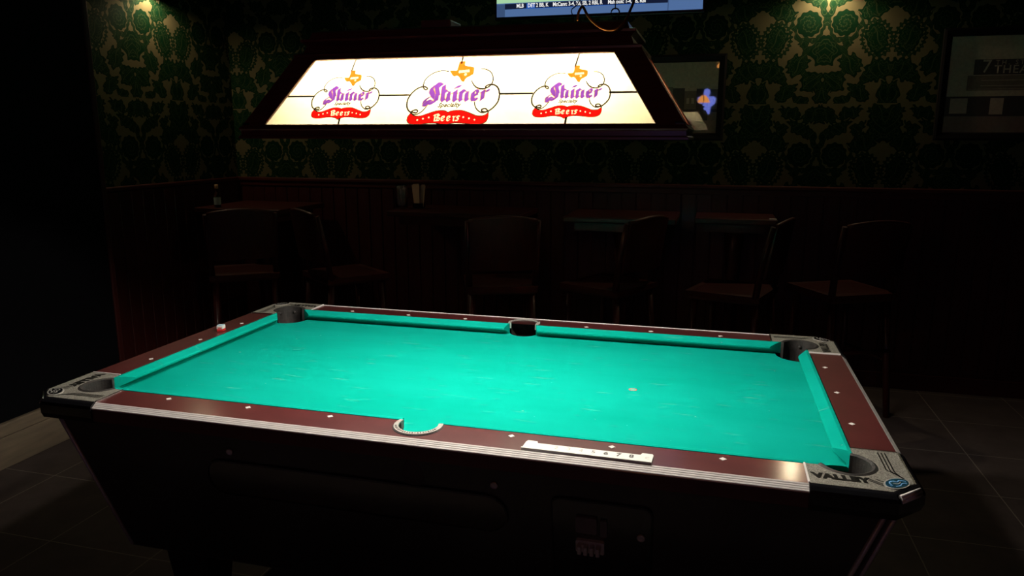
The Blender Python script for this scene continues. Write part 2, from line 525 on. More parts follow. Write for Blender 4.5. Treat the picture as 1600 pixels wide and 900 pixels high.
def text_bm(bm, s, size, mtx, mi=0, align='LEFT', extrude=0.0, shear=0.0, bold=0.0, spacing=1.0):
    cu = bpy.data.curves.new('lettering', 'FONT')
    cu.body = s; cu.size = size; cu.align_x = align; cu.extrude = extrude; cu.shear = shear; cu.offset = bold
    cu.space_character = spacing
    cu.resolution_u = 3
    o = bpy.data.objects.new('lettering', cu); C.objects.link(o)
    dg = bpy.context.evaluated_depsgraph_get(); dg.update()
    me = bpy.data.meshes.new_from_object(o.evaluated_get(dg))
    b = bmesh.new(); b.from_mesh(me)
    merge(bm, b, mi, mtx)
    bpy.data.objects.remove(o); bpy.data.curves.remove(cu); bpy.data.meshes.remove(me)

def nib(bm, path, w, ang, z, mi, mtx, grow=0.0, smooth_n=0):
    """broad-nib pen stroke: a slanted pen edge dragged along a path, as in blackletter"""
    if smooth_n: path = catmull(path, smooth_n)
    a = math.radians(ang)
    hx, hy = math.cos(a) * (w / 2 + grow), math.sin(a) * (w / 2 + grow)
    nx, ny = -math.sin(a) * grow, math.cos(a) * grow
    for (x0, y0), (x1, y1) in zip(path, path[1:]):
        pts = []
        for (x, y) in ((x0, y0), (x1, y1)):
            for sx in (-1, 1):
                if grow:
                    for sn in (-1, 1): pts.append((x + sx * hx + sn * nx, y + sx * hy + sn * ny))
                else: pts.append((x + sx * hx, y + sx * hy))
        face2d(bm, hull(pts), z, mi, mtx)

def hull(pts):
    pts = sorted(set((round(p[0], 6), round(p[1], 6)) for p in pts))
    def half(ps):
        h = []
        for p in ps:
            while len(h) > 1 and (h[-1][0] - h[-2][0]) * (p[1] - h[-2][1]) - (h[-1][1] - h[-2][1]) * (p[0] - h[-2][0]) <= 0: h.pop()
            h.append(p)
        return h
    a = half(pts); b = half(pts[::-1])
    return a[:-1] + b[:-1]

H0 = 0.80     # height of the rail tops above the floor
WX, WY = -2.74, 2.65   # left wall, back wall
RX, FY, CZ = 4.6, -7.0, 3.2

# ---------------------------------------------------------------- the room
bm = BM(); box(bm, (WX - .1, FY - .1, -.1), (RX + .1, WY + .1, 0)); struct('floor', bm, M['tile'])
bm = BM(); box(bm, (WX - .1, FY - .1, CZ), (RX + .1, WY + .1, CZ + .1)); struct('ceiling', bm, M['ceiling'])
bm = BM(); box(bm, (WX - .1, WY, 0), (RX + .1, WY + .1, CZ)); struct('wall_back', bm, M['damask_b'])
SE = 1.06     # the left wall steps back beyond this point
bm = BM(); box(bm, (WX - .1, FY, 0), (-2.445, SE, CZ), 0); box(bm, (WX - .1, SE, 0), (WX, WY, CZ), 1); struct('wall_left', bm, [M['blackwall'], M['damask_l']])
bm = BM(); box(bm, (RX, FY, 0), (RX + .1, WY, CZ)); struct('wall_right', bm, M['blackwall'])
bm = BM(); box(bm, (WX - .1, FY - .1, 0), (RX + .1, FY, CZ)); struct('wall_front', bm, M['blackwall'])

# mahogany wainscot and its cap rail
def wainscot_back():
    bm = BM(); y = WY
    box(bm, (WX, y - .018, 0.10), (RX, y, 1.205))
    x = WX + .05
    while x < RX - .1:            # tongue-and-groove boards
        box(bm, (x, y - .024, .12), (min(x + .088, RX), y - .017, 1.20), bevel=.003, seg=1)
        x += .094
    return bm
struct('trim_1', wainscot_back(), M['mahog'])
bm = BM()
box(bm, (WX, WY - .045, 1.205), (RX, WY, 1.230), bevel=.006); box(bm, (WX, WY - .032, 1.17), (RX, WY - .018, 1.205), bevel=.004)
struct('trim_2', bm, M['mahogtop'])
bm = BM(); box(bm, (WX, SE, .10), (WX + .018, WY - .03, 1.205))
y = SE + .02
while y < WY - .12:
    box(bm, (WX + .017, y, .12), (WX + .024, y + .088, 1.20), bevel=.003, seg=1); y += .094
struct('trim_3', bm, M['mahog'])
bm = BM(); box(bm, (WX, SE, 1.205), (WX + .045, WY - .05, 1.230), bevel=.006); struct('trim_4', bm, M['mahogtop'])
bm = BM(); box(bm, (-2.50, SE - .02, 0.0), (-2.437, SE + .012, 2.60), bevel=.006); struct('trim_5', bm, M['mahog'])
bm = BM(); box(bm, (-2.45, FY, 0), (-2.425, SE - .022, .150), bevel=.004); box(bm, (-2.45, FY, .150), (-2.418, SE - .022, .215), bevel=.010, seg=3); struct('baseboard_left', bm, M['basewood'])
bm = BM(); box(bm, (WX + .05, WY - .03, 0), (RX, WY, .10), bevel=.004); struct('baseboard_back', bm, M['mahog'])

# ---------------------------------------------------------------- pool table
OX, OY = 1.145, 0.632      # outer edge of the rail tops
BX, BY = 1.045, 0.531      # where the cloth of the cushions starts
NX, NY = 1.008, 0.491      # cushion noses
PX, PY = 1.022, 0.508      # corner pocket centres
BED = -0.040
S8 = 0.2482
table = thing('pool_table', 'coin-operated pool table with green cloth, mahogany rails and silver corners', 'pool table')
def T(z): return z + H0

# bed cloth on slate
bz = T(BED)
pts = []
rc = .078
def circ_hit(cx, cy, r, x=None, y=None, sgn=1):
    if y is not None: return cx + sgn * math.sqrt(r * r - (y - cy) ** 2)
    return cy + sgn * math.sqrt(r * r - (x - cx) ** 2)
quarter = []
# corner bite (+,+) from right side to top side, going counter-clockwise round the table
yb = circ_hit(PX, PY, rc, x=BX, sgn=-1); xb = circ_hit(PX, PY, rc, y=BY, sgn=-1)
a0 = math.degrees(math.atan2(yb - PY, BX - PX)); a1 = math.degrees(math.atan2(BY - PY, xb - PX)) - 360
corner = arc(PX, PY, rc, a0, a1 + 360 if a1 + 360 < a0 else a1, 14)
# go clockwise round the pocket: from a0 (about -73 deg) down to about -197 deg
a1 = math.degrees(math.atan2(BY - PY, xb - PX)); a1 = a1 - 360 if a1 > 0 else a1
corner = arc(PX, PY, rc, a0, a1, 14)
rs, SY = .056, .552
ss = math.sqrt(rs * rs - (SY - BY) ** 2)
sidearc = arc(0, SY, rs, math.degrees(math.atan2(BY - SY, ss)), math.degrees(math.atan2(BY - SY, -ss)) , 12)
sa0 = math.degrees(math.atan2(BY - SY, ss)); sa1 = -180 - sa0
sidearc = arc(0, SY, rs, sa0, sa1, 12)     # from right to left through the table side
upper = corner + sidearc + [(-x, y) for x, y in corner[::-1]]
outline = upper + [(-x, -y) for x, y in upper]
bm = BM(); prism(bm, outline, bz - .03, bz); obj('bed_cloth', bm, M['cloth'], table)

# foot spot and faint string line
bm = BM(); 
ringp = arc(.490, -.016, .013, 0, 360, 20); ri = arc(.490, -.016, .0095, 0, 360, 20)
for i in range(20):
    face2d(bm, [ri[i], ringp[i], ringp[i + 1], ri[i + 1]], bz + .0006, 0)
face2d(bm, ri[:-1], bz + .0006, 1)
obj('foot_spot', bm, [mat('spot_pinkish_ring', (0.40, 0.17, 0.14), .9), mat('spot_greenish_centre', (0.10, 0.42, 0.32), .9)], table, label='small worn spot sticker on the cloth')

# cushions: profile swept straight with angled ends
def cushion(nose_a, nose_b, back_a, back_b, horiz, sgn):
    """nose_* / back_*: coordinates along the rail of the ends; sgn: which side of the table"""
    bm = BM()
    nz = -.012
    def pt(al, d, z):      # d = 0 at back .. 1 at nose
        B, N = (BY, NY) if horiz else (BX, NX)
        q = (B - .0015) + (N - B + .0015) * d
        return (al, sgn * q, T(z)) if horiz else (sgn * q, al, T(z))
    prof = [(0, 0.0005), (.25, .0015), (.85, nz + .0045), (.97, nz + .002), (1.0, nz - .0015), (.96, nz - .006), (.22, BED + .009), (.15, BED + .0005), (0, BED + .0005)]
    n = 24
    rings = []
    for i in range(n + 1):
        t = i / n
        ring = []
        for d, z in prof:
            a = back_a + (nose_a - back_a) * d; b = back_b + (nose_b - back_b) * d
            ring.append(pt(a + (b - a) * t, d, z))
        rings.append(ring)
    loft(bm, rings)
    return bm
for sg in (-1, 1):
    for s2 in (-1, 1):
        bm = cushion(s2 * .066, s2 * .922, s2 * .053, s2 * .966, True, sg)
        obj('cushion', bm, M['cloth'], table)
    bm = cushion(-.395, .395, -.446, .446, False, sg)
    obj('cushion', bm, M['cloth'], table)

# wooden rails
def rail_long(sg):
    x1 = .9285
    inner = BY + .0015
    r = .067
    h = math.sqrt(r * r - (SY - inner) ** 2)
    a0 = math.degrees(math.atan2(inner - SY, h)); a1 = 180 - a0
    pts = [(x1, inner), (x1, OY), (-x1, OY), (-x1, inner), (-h, inner)] + arc(0, SY, r, a1, a0, 16)[1:-1] + [(h, inner)]
    bm = BM()
    prism(bm, [(x, sg * y) for x, y in pts], T(-.036), T(0))
    for v in bm.verts:      # the rail tops fall away slightly towards the outside
        if v.co.z > T(-.01): v.co.z -= .0026 * (abs(v.co.y) - inner) / (OY - inner)
    return bm
def rail_short(sg):
    y1 = .4085; inner = BX + .0015
    bm = BM(); prism(bm, [(sg * inner, -y1), (sg * OX, -y1), (sg * OX, y1), (sg * inner, y1)], T(-.036), T(0))
    return bm
for sg in (-1, 1):
    r = obj('rail', rail_long(sg), M['rail'], table)
    bm = BM()
    for k in (-3, -2, -1, 1, 2, 3):
        b2 = BM(); x, y = k * S8, sg * .5565
        if k in (3, -3): x = k * .2505
        prism(b2, [(x - .0085, y), (x, y - .0085), (x + .0085, y), (x, y + .0085)], T(-.002), T(.0006))
        obj('diamond_inlay', b2, M['inlay'], r)
    bm.free()
    r = obj('rail', rail_short(sg), M['rail'], table)
    for k in (-1, 0, 1):
        b2 = BM(); x, y = sg * 1.0745, k * S8
        prism(b2, [(x - .0085, y), (x, y - .0085), (x + .0085, y), (x, y + .0085)], T(-.002), T(.0006))
        obj('diamond_inlay', b2, M['inlay'], r)

# ribbed aluminium trim along the outer edges
tp = [(0.0, -.0008)]
for i in range(4):
    t0 = i / 4; 
    for t, out in ((.12, .0007), (.5, .0009), (.88, .0007), (1.0, 0.0001)):
        tt = t0 + t / 4
        tp.append((.017 * tt + out * .5, -.0008 - .0125 * tt + out))
tp += [(.0180, -.0150), (0, -.0150)]
def trim_sweep(a, b, fn):
    bm = BM(); rings = [[fn(al, d, z) for d, z in tp] for al in (a, b)]
    loft(bm, rings); return bm
for sg in (-1, 1):
    bm = trim_sweep(-.9285, .9285, lambda al, d, z: (al, sg * (OY + d), T(z)))
    o = obj('edge_trim', bm, [M['ribbed'], M['apron']], table)
    bm = trim_sweep(-.4085, .4085, lambda al, d, z: (sg * (OX + d), al, T(z)))
    obj('edge_trim', bm, [M['ribbed'], M['apron']], table)

# apron (dark mahogany blind) below the trim
ab = BM()
def frame_ring(bm, x0, y0, x1, y1, za, zb, ch0=.0, ch1=.0):
    pass
for sg in (-1, 1):
    bm = BM(); box(bm, (-.93, sg * (OY + .004) - .012, T(-.052)), (.93, sg * (OY + .004) + .012, T(-.0155)), bevel=.002)
    obj('apron', bm, M['apron'], table)
    bm = BM(); box(bm, (sg * (OX + .004) - .012, -.41, T(-.052)), (sg * (OX + .004) + .012, .41, T(-.0155)), bevel=.002)
    obj('apron', bm, M['apron'], table)

# corner castings, local frame: origin at the outer corner, -a along one rail, +b along the other
def corner_mtx(k):
    # k = 0 near right, 1 far right, 2 far left, 3 near left
    pos = [(OX, -OY), (OX, OY), (-OX, OY), (-OX, -OY)][k]
    return Matrix.Translation((pos[0], pos[1], T(0))) @ Matrix.Rotation(math.radians(90 * k), 4, 'Z')
pc = (-.1235, .1235)          # pocket centre in casting frame
dep = .101
def casting_parts(k):
    m = corner_mtx(k)
    r = .066; L = .2155
    dx = (-dep) - pc[0]
    ytop = pc[1] + math.sqrt(r * r - dx * dx)
    aa0 = math.degrees(math.atan2(ytop - pc[1], dx)); aa1 = -90 - (aa0)
    aa1 = math.degrees(math.atan2(dep - pc[1], -math.sqrt(r * r - (dep - pc[1]) ** 2)))
    plate = [(-L, 0), (-.052, 0), (0, .052), (0, L), (-dep, L)] + arc(pc[0], pc[1], r, aa0, aa1, 24) + [(-L, dep)]
    bm = BM(); prism(bm, plate, -.030, .0010, mtx=m)
    c = obj('corner_casting', bm, M['cast'], table)
    # raised chrome ends against the wood
    bm = BM(); box(bm, (-L - .0022, .0, -.02), (-L + .0015, dep, .0028), mtx=m); obj('end_strip', bm, M['ribbed'], c)
    bm = BM(); box(bm, (-dep, L - .0015, -.02), (0, L + .0022, .0028), mtx=m); obj('end_strip', bm, M['chrome'], c)
    # bumper rim: sloping glossy black band round the outside
    path = [(-L, 0), (-.052, 0), (0, .052), (0, L)]
    nrm = [Vector((0, -1)), Vector((math.sin(math.radians(22.5)), -math.cos(math.radians(22.5)))) , Vector((math.cos(math.radians(22.5)), -math.sin(math.radians(22.5)))), Vector((1, 0))]
    sc = [1, 1 / math.cos(math.radians(22.5)), 1 / math.cos(math.radians(22.5)), 1]
    prof = [(0, .0), (.004, .0012), (.010, -.001), (.018, -.008), (.0215, -.016), (.0215, -.040), (.016, -.055), (-.008, -.058), (-.008, -.020)]
    rings = []
    for p, n, s in zip(path, nrm, sc):
        rings.append([(p[0] + n.x * s * d, p[1] + n.y * s * d, z) for d, z in prof])
    bm = BM(); loft(bm, rings, mtx=m)
    obj('corner_bumper', bm, M['blackplastic'], c)
    # ribbed strip across the chamfer; paler at near right, its lit look painted in
    bm = BM()
    q = Vector((1, -1)) .normalized(); tt = Vector((1, 1)).normalized()
    mid = Vector((-.026, .026))
    for j, (d, z) in enumerate(((.0150, -.0045), (.0180, -.0095), (.0203, -.0150))):
        e = .0345
        a = mid + q * d - tt * e; b = mid + q * d + tt * e
        tube(bm, [(a.x, a.y, z), (b.x, b.y, z)], .0033, 8, mtx=m)
    obj('chamfer_strip', bm, M['ribbed'] if k == 0 else M['chrome'], c)
    # lettering and line work
    bm = BM()
    tm = m @ Matrix.Translation((-.203, .030, .0012))
    text_bm(bm, 'VALLEY', .033, tm, 0, extrude=.0008, shear=-.12, bold=.0022, spacing=1.04)
    for j in range(3):
        o_ = .0075 * j
        ribbon(bm, [(-.044 + o_, .205), (-.044 + o_, .108 - o_ * .5), (-.016, .072 - o_ * .6)], .0030, .0013, 0, m)
    for j in range(2):
        ribbon(bm, [(-.092, .050 - .008 * j), (-.060, .028 - .008 * j), (-.050, .024 - .006 * j)], .0028, .0013, 0, m)
    for j in range(1):
        ribbon(bm, [(-.075, .052), (-.05, .034)], .0028, .0013, 0, m)
    obj('lettering', bm, M['ink'], c, label='black raised maker lettering and stripes')
    # oval badge
    em = m @ Matrix.Translation((-.037, .040, .0012)) @ Matrix.Rotation(math.radians(45), 4, 'Z')
    bm = BM()
    ringo = [(.034 * math.cos(t), .021 * math.sin(t)) for t in [2 * PI * i / 28 for i in range(28)]]
    inner = [(x * .88, y * .84) for x, y in ringo]
    prism(bm, ringo, 0, .0016, 1, em); prism(bm, inner, .001, .0026, 0, em)
    cur = catmull([(-.022, -.004), (-.014, .008), (-.004, .010), (.004, .002), (.014, .004), (.022, -.006)], 5)
    ribbon(bm, cur, .0028, .0030, 2, em)
    ribbon(bm, catmull([(-.018, -.010), (-.006, -.012), (.006, -.008), (.016, -.012)], 5), .0024, .0030, 2, em)
    ribbon(bm, catmull([(-.010, .002), (-.004, -.004), (.004, -.004), (.010, -.001)], 5), .0022, .0030, 1, em)
    obj('oval_badge', bm, [M['bluebadge'], M['silver'], M['palebadge']] if k == 0 else [M['blackplastic'], M['silver'], M['silver']], c)
    # pocket liner: rubber C ring and the boot below it
    bm = BM()
    ro, ri_ = r - .0005, r - .0135
    ou = arc(pc[0], pc[1], ro, aa0 + 3, aa1 - 3, 28); inn = arc(pc[0], pc[1], ri_, aa0 + 3, aa1 - 3, 28)
    rings = []
    for (x0, y0), (x1, y1) in zip(ou, inn):
        mx, my = (x0 + x1) / 2, (y0 + y1) / 2
        rings.append([(x0, y0, -.014), (x0, y0, .0005), (mx, my, .0035), (x1, y1, .0005), (x1, y1, -.10), ((x0 + x1 * 3) / 4, (y0 + y1 * 3) / 4, -.10)])
    loft(bm, rings, mtx=m, smooth=False)
    lin = obj('pocket_liner', bm, M['rubber'], table)
    for an in (-10, -80):
        bm = BM()
        x, y = pc[0] + (ri_ - .001) * math.cos(math.radians(an)), pc[1] + (ri_ - .001) * math.sin(math.radians(an))
        lathe(bm, [(.0, -.004), (.005, -.004), (.006, 0), (.005, .003), (0, .003)], 12, 0, (0, 0, 0), m @ Matrix.Translation((x, y, -.022)) @ Matrix.Rotation(math.radians(an), 4, 'Z') @ Matrix.Rotation(PI / 2, 4, 'Y'), cap=False)
        obj('liner_screw', bm, M['rubber'], lin)
    bm = BM()
    ang = [aa0 + 12 - (aa0 - aa1 + 360 * 0 + 24) * i / 28 for i in range(29)]
    full = [i * 360 / 32 for i in range(32)]
    rr = rc - .002
    rings = [[(pc[0] + rr * s * math.cos(math.radians(t)), pc[1] + rr * s * math.sin(math.radians(t)), z) for t in full] for s, z in ((1, -.052), (1, -.11), (.9, -.15), (.6, -.165))]
    loft(bm, rings, mtx=m, cap=False)
    face2d(bm, [(pc[0] + rr * .6 * math.cos(math.radians(t)), pc[1] + rr * .6 * math.sin(math.radians(t))) for t in full], -.165, 0, m)
    obj('pocket_boot', bm, M['leather'], table)
for k in range(4): casting_parts(k)

# side pockets
for sg in (-1, 1):
    m = Matrix.Translation((0, 0, T(0))) @ (Matrix.Rotation(PI, 4, 'Z') if sg > 0 else Matrix.Identity(4))
    cy = -SY
    ia = math.degrees(math.asin((SY - BY) / .062)); ia = 20
    bm = BM()
    ou = arc(0, cy, .0635, ia, -180 - ia, 32); inn = arc(0, cy, .0515, ia, -180 - ia, 32)
    rings = [[(x0, y0, -.02), (x0, y0, .0022), (x1, y1, .0030), (x1, y1, -.02)] for (x0, y0), (x1, y1) in zip(ou, inn)]
    loft(bm, rings, mtx=m)
    rg = obj('side_pocket_ring', bm, M['silver'], table)
    bm = BM()       # small embossed lettering round the ring, simplified ticks
    for j in range(21):
        an = math.radians(-22 - j * 6.8)
        x, y = .0575 * math.cos(an), cy + .0575 * math.sin(an)
        q = m @ Matrix.Translation((x, y, .0029)) @ Matrix.Rotation(an, 4, 'Z')
        w = .0018 if j % 3 else .0026
        box(bm, (-.0028, -w / 2, 0), (.0028, w / 2, .0006), mtx=q)
        if j % 2: box(bm, (.001, -.002, 0), (.0022, .002, .0006), mtx=q)
    obj('embossing', bm, M['ink'], rg)
    bm = BM()
    ou = arc(0, cy, .0667, ia, -180 - ia, 32); inn = arc(0, cy, .0637, ia, -180 - ia, 32)
    rings = [[(x0, y0, -.03), (x0, y0, -.0005), (x1, y1, -.0005), (x1, y1, -.03)] for (x0, y0), (x1, y1) in zip(ou, inn)]
    loft(bm, rings, mtx=m)
    obj('ring_gap_shade', bm, M['blackmatte'], rg)  # black ring stands in for the shadow in the gap round the pocket ring
    bm = BM()
    full = [i * 360 / 32 for i in range(32)]
    half = arc(0, cy, .0513, 8, -188, 32)
    rings = [[(x, y, z) for x, y in half] for z in (-.001, -.06, -.11)]
    b2 = bmesh.new()
    loft(bm, rings, mtx=m, closed=False, cap=False)
    rings = [[(.0513 * s * math.cos(math.radians(t)), cy + .0513 * s * math.sin(math.radians(t)), z) for t in full] for s, z in ((1.05, -.055), (1.05, -.12), (.8, -.15))]
    loft(bm, rings, mtx=m, cap=False)
    face2d(bm, [(.0411 * math.cos(math.radians(t)), cy + .0411 * math.sin(math.radians(t))) for t in full], -.15, 0, m)
    b2.free()
    obj('pocket_liner', bm, M['leather'], table)

# cabinet: tapering box with chamfered corners
def oct_ring(hx, hy, ch, z): return [(hx - ch, -hy, z), (hx, -hy + ch, z), (hx, hy - ch, z), (hx - ch, hy, z), (-hx + ch, hy, z), (-hx, hy - ch, z), (-hx, -hy + ch, z), (-hx + ch, -hy, z)]
ZT, ZB = T(-.055), T(-.50)
hx0, hy0, hx1, hy1 = 1.128, .608, 1.000, .520
bm = BM(); 
outer = [oct_ring(hx0, hy0, .036, ZT), oct_ring(hx1, hy1, .036, ZB)]
b2 = bmesh.new(); b2.free()
loft(bm, outer, cap=False)
loft(bm, [oct_ring(hx0 - .02, hy0 - .02, .03, ZT), oct_ring(hx1 - .02, hy1 - .02, .03, ZB)], cap=False)
loft(bm, [oct_ring(hx1, hy1, .036, ZB), oct_ring(hx1 - .0, hy1 - .0, .036, ZB - .004)], cap=True)
bmesh.ops.recalc_face_normals(bm, faces=bm.faces[:])
cabinet = obj('cabinet', bm, M['cabinet'], table)
bm = BM(); box(bm, (-.955, -.475, ZB - .03), (.955, .475, ZB - .002), bevel=.004); obj('base_frame', bm, M['cabinet'], table)
# metal strips on both edges of each chamfered corner
for sx in (-1, 1):
    for sy in (-1, 1):
        for (dx, dy) in ((.036, 0), (0, .036)):
            bm = BM()
            a = Vector((sx * (hx0 - dx), sy * (hy0 - dy), ZT)); b = Vector((sx * (hx1 - dx), sy * (hy1 - dy), ZB))
            nn = Vector((sx * (1 if dy else .3), sy * (1 if dx else .3), 0)).normalized() * .001
            tube(bm, [a + nn, b + nn], .0060, 6)
            obj('corner_edging', bm, M['silver'], cabinet)
for sx in (-1, 1):
    for sy in (-1, 1):
        bm = BM(); cx, cy = sx * .84, sy * .37
        rings = []
        for z, h in ((ZB - .028, .075), (.06, .055), (.045, .055)):
            rings.append([(cx + h * a, cy + h * b, z) for a, b in ((1, 1), (-1, 1), (-1, -1), (1, -1))])
        loft(bm, rings)
        lg = obj('leg', bm, M['cabinet'], table)
        bm = BM(); lathe(bm, [(.012, .05), (.012, .018), (.035, .012), (.038, 0)], 20, 0, (cx, cy, 0)); obj('leveling_foot', bm, M['darkmetal'], lg)

# front face frame: u along x, v down the slope, w outwards
fv = Vector((0, hy0 - hy1, ZB - ZT)).normalized(); fu = Vector((1, 0, 0)); fw = fu.cross(fv) * -1
if fw.y > 0: fw = -fw
FM = Matrix(((fu.x, fv.x, fw.x, 0), (fu.y, fv.y, fw.y, -hy0), (fu.z, fv.z, fw.z, ZT), (0, 0, 0, 1)))
def rrect(x0, y0, x1, y1, r, n=6):
    return arc(x1 - r, y1 - r, r, 0, 90, n) + arc(x0 + r, y1 - r, r, 90, 180, n) + arc(x0 + r, y0 + r, r, 180, 270, n) + arc(x1 - r, y0 + r, r, 270, 360, n)
def border(bm, x0, y0, x1, y1, r, w, z0, z1, mtx):
    o_ = rrect(x0, y0, x1, y1, r); i_ = rrect(x0 + w, y0 + w, x1 - w, y1 - w, max(r - w, .001))
    rings = [[(a[0], a[1], z0), (a[0], a[1], z1), (b[0], b[1], z1), (b[0], b[1], z0)] for a, b in zip(o_, i_)]
    rings.append(rings[0])
    loft(bm, rings, cap=False, mtx=mtx)
# ball viewing window
bm = BM(); prism(bm, rrect(-.62, .098, .240, .205, .050), .0005, .002, mtx=FM)
w = obj('ball_window', bm, mat('smoked_window', (0.010, 0.003, 0.003), .15, coat=.5), cabinet)
bm = BM(); border(bm, -.626, .092, .246, .211, .055, .006, 0, .006, FM); obj('window_frame', bm, M['cabinet'], w)
# coin panel
bm = BM(); prism(bm, rrect(.360, .075, .598, .36, .020), .0005, .003, mtx=FM)
cp = obj('coin_panel', bm, M['blackplastic'], cabinet)
bm = BM(); border(bm, .356, .071, .602, .364, .024, .0045, 0, .006, FM); obj('panel_frame', bm, M['darkmetal'], cp)
bm = BM(); prism(bm, rrect(.418, .118, .470, .165, .004), .003, .010, mtx=FM)
M['greyplate'] = mat('grey_plate', (0.10, 0.09, 0.09), .5)
obj('price_plate', bm, M['greyplate'], cp)
bm = BM(); prism(bm, rrect(.478, .122, .494, .170, .003), .003, .010, mtx=FM); obj('instruction_plate', bm, M['greyplate'], cp)
bm = BM()
prism(bm, rrect(.418, .186, .488, .222, .004), .003, .012, mtx=FM)
for j in range(4): box(bm, (.424 + .015 * j, .192, .012), (.434 + .015 * j, .216, .030), bevel=.002, mtx=FM)
lathe(bm, [(.012, .012), (.012, .018), (.008, .022)], 16, 0, (0, 0, 0), FM @ Matrix.Translation((.432, .204, 0)))
obj('coin_slide', bm, M['silver'], cp)
bm = BM(); lathe(bm, [(.010, .002), (.010, .007), (.006, .009), (.006, .006)], 16, 0, (0, 0, 0), FM @ Matrix.Translation((.575, .160, 0))); obj('lock', bm, M['silver'], cp)
for lx, ly in ((.215, .062), (-.535, .062)):
    bm = BM(); lathe(bm, [(.010, .000), (.010, .004), (.007, .006), (.0065, .003)], 16, 0, (0, 0, 0), FM @ Matrix.Translation((lx, ly, 0))); obj('lock', bm, M['silver'], cabinet)

# ---------------------------------------------------------------- things lying on the table
strip = thing('number_strip', 'white plastic strip with numbers lying on the near rail', 'number strip', (.4425, -.6055, T(-.0012)))
strip.rotation_euler = (math.radians(1.45), 0, math.radians(-0.5))
bm = BM()
out = [(-.152, -.024), (.152, -.024), (.154, .021), (.151, .027), (.128, .027), (.124, .017), (-.120, .017), (-.124, .027), (-.146, .027), (-.150, .021)]
prism(bm, out, 0, .0035)
prism(bm, [(-.152, -.024), (.152, -.024), (.152, -.019), (-.152, -.019)], .0035, .0075)
obj('strip', bm, M['whiteplastic'], strip)
for i, nn in enumerate('2345678'):
    bm = BM(); text_bm(bm, nn, .022, Matrix.Translation((-.072 + .0295 * i, -.004, .0039)), 0, align='CENTER', bold=.0008 if i > 3 else 0)
    obj('numeral', bm, M['greyprint'] if i > 2 else M['paleprint'], strip)  # left numerals paler: overexposure put into the print colour
bm = BM(); text_bm(bm, 'C', .015, Matrix.Translation((.141, -.002, .0039)), 0, align='CENTER')
obj('numeral', bm, M['paleprint'], strip)

ch = thing('chalk_cube', 'small cube of cue chalk in a red and white wrapper on the left rail', 'chalk', (-1.080, .128, T(.0006)), math.radians(12))
bm = BM(); box(bm, (-.012, -.012, 0), (.012, .012, .0085), 1, bevel=.0008, seg=1); box(bm, (-.012, -.012, .0085), (.012, .012, .021), 0, bevel=.0008, seg=1)
obj('wrapper', bm, [M['whitelabel'], M['redlabel']], ch)
bm = BM(); box(bm, (-.0112, -.0112, .0205), (.0112, .0112, .0232), bevel=.0016); obj('chalk', bm, M['chalkblue'], ch)
bm = BM(); box(bm, (-.0075, -.01235, .011), (.0075, -.0119, .0150)); obj('print_band', bm, M['redlabel'], ch)

# ---------------------------------------------------------------- hanging lamp over the table
LS = 0.9        # overall size of the lamp: 1.17 m long
LX, LY, LZ = .040, -.196, T(.7187)
lamp = thing('billiard_lamp', 'long wooden billiard lamp with lit cream beer-logo glass hanging over the pool table', 'lamp', (LX, LY, LZ))
lamp.scale = (LS, LS, LS)
CL = (CZ - LZ) / LS
bo = dict(hx=.651, hy=.25, z=.034)       # outer sloping shell, bottom
to = dict(hx=.520, hy=.15, z=.240)       # top
# bottom frame
bm = BM()
def rect_ring(hx, hy, z): return [(hx, hy, z), (-hx, hy, z), (-hx, -hy, z), (hx, -hy, z)]
rr = [rect_ring(.651, .25, .036), rect_ring(.657, .256, .034), rect_ring(.660, .259, .028), rect_ring(.655, .254, .022), rect_ring(.655, .254, .010), rect_ring(.661, .260, .006), rect_ring(.661, .260, 0), rect_ring(.615, .214, 0), rect_ring(.615, .214, .036), rect_ring(.651, .25, .036)]
loft(bm, rr, cap=False); obj('bottom_frame', bm, M['lampwood'], lamp)
for sx in (-1, 1):      # small brackets at the bottom corners
    for sy in (-1, 1):
        bm = BM(); box(bm, (sx * .638 - .014, sy * .238 - .014, .030), (sx * .638 + .014, sy * .238 + .014, .046), bevel=.003); obj('corner_bracket', bm, M['darkmetal'], lamp)

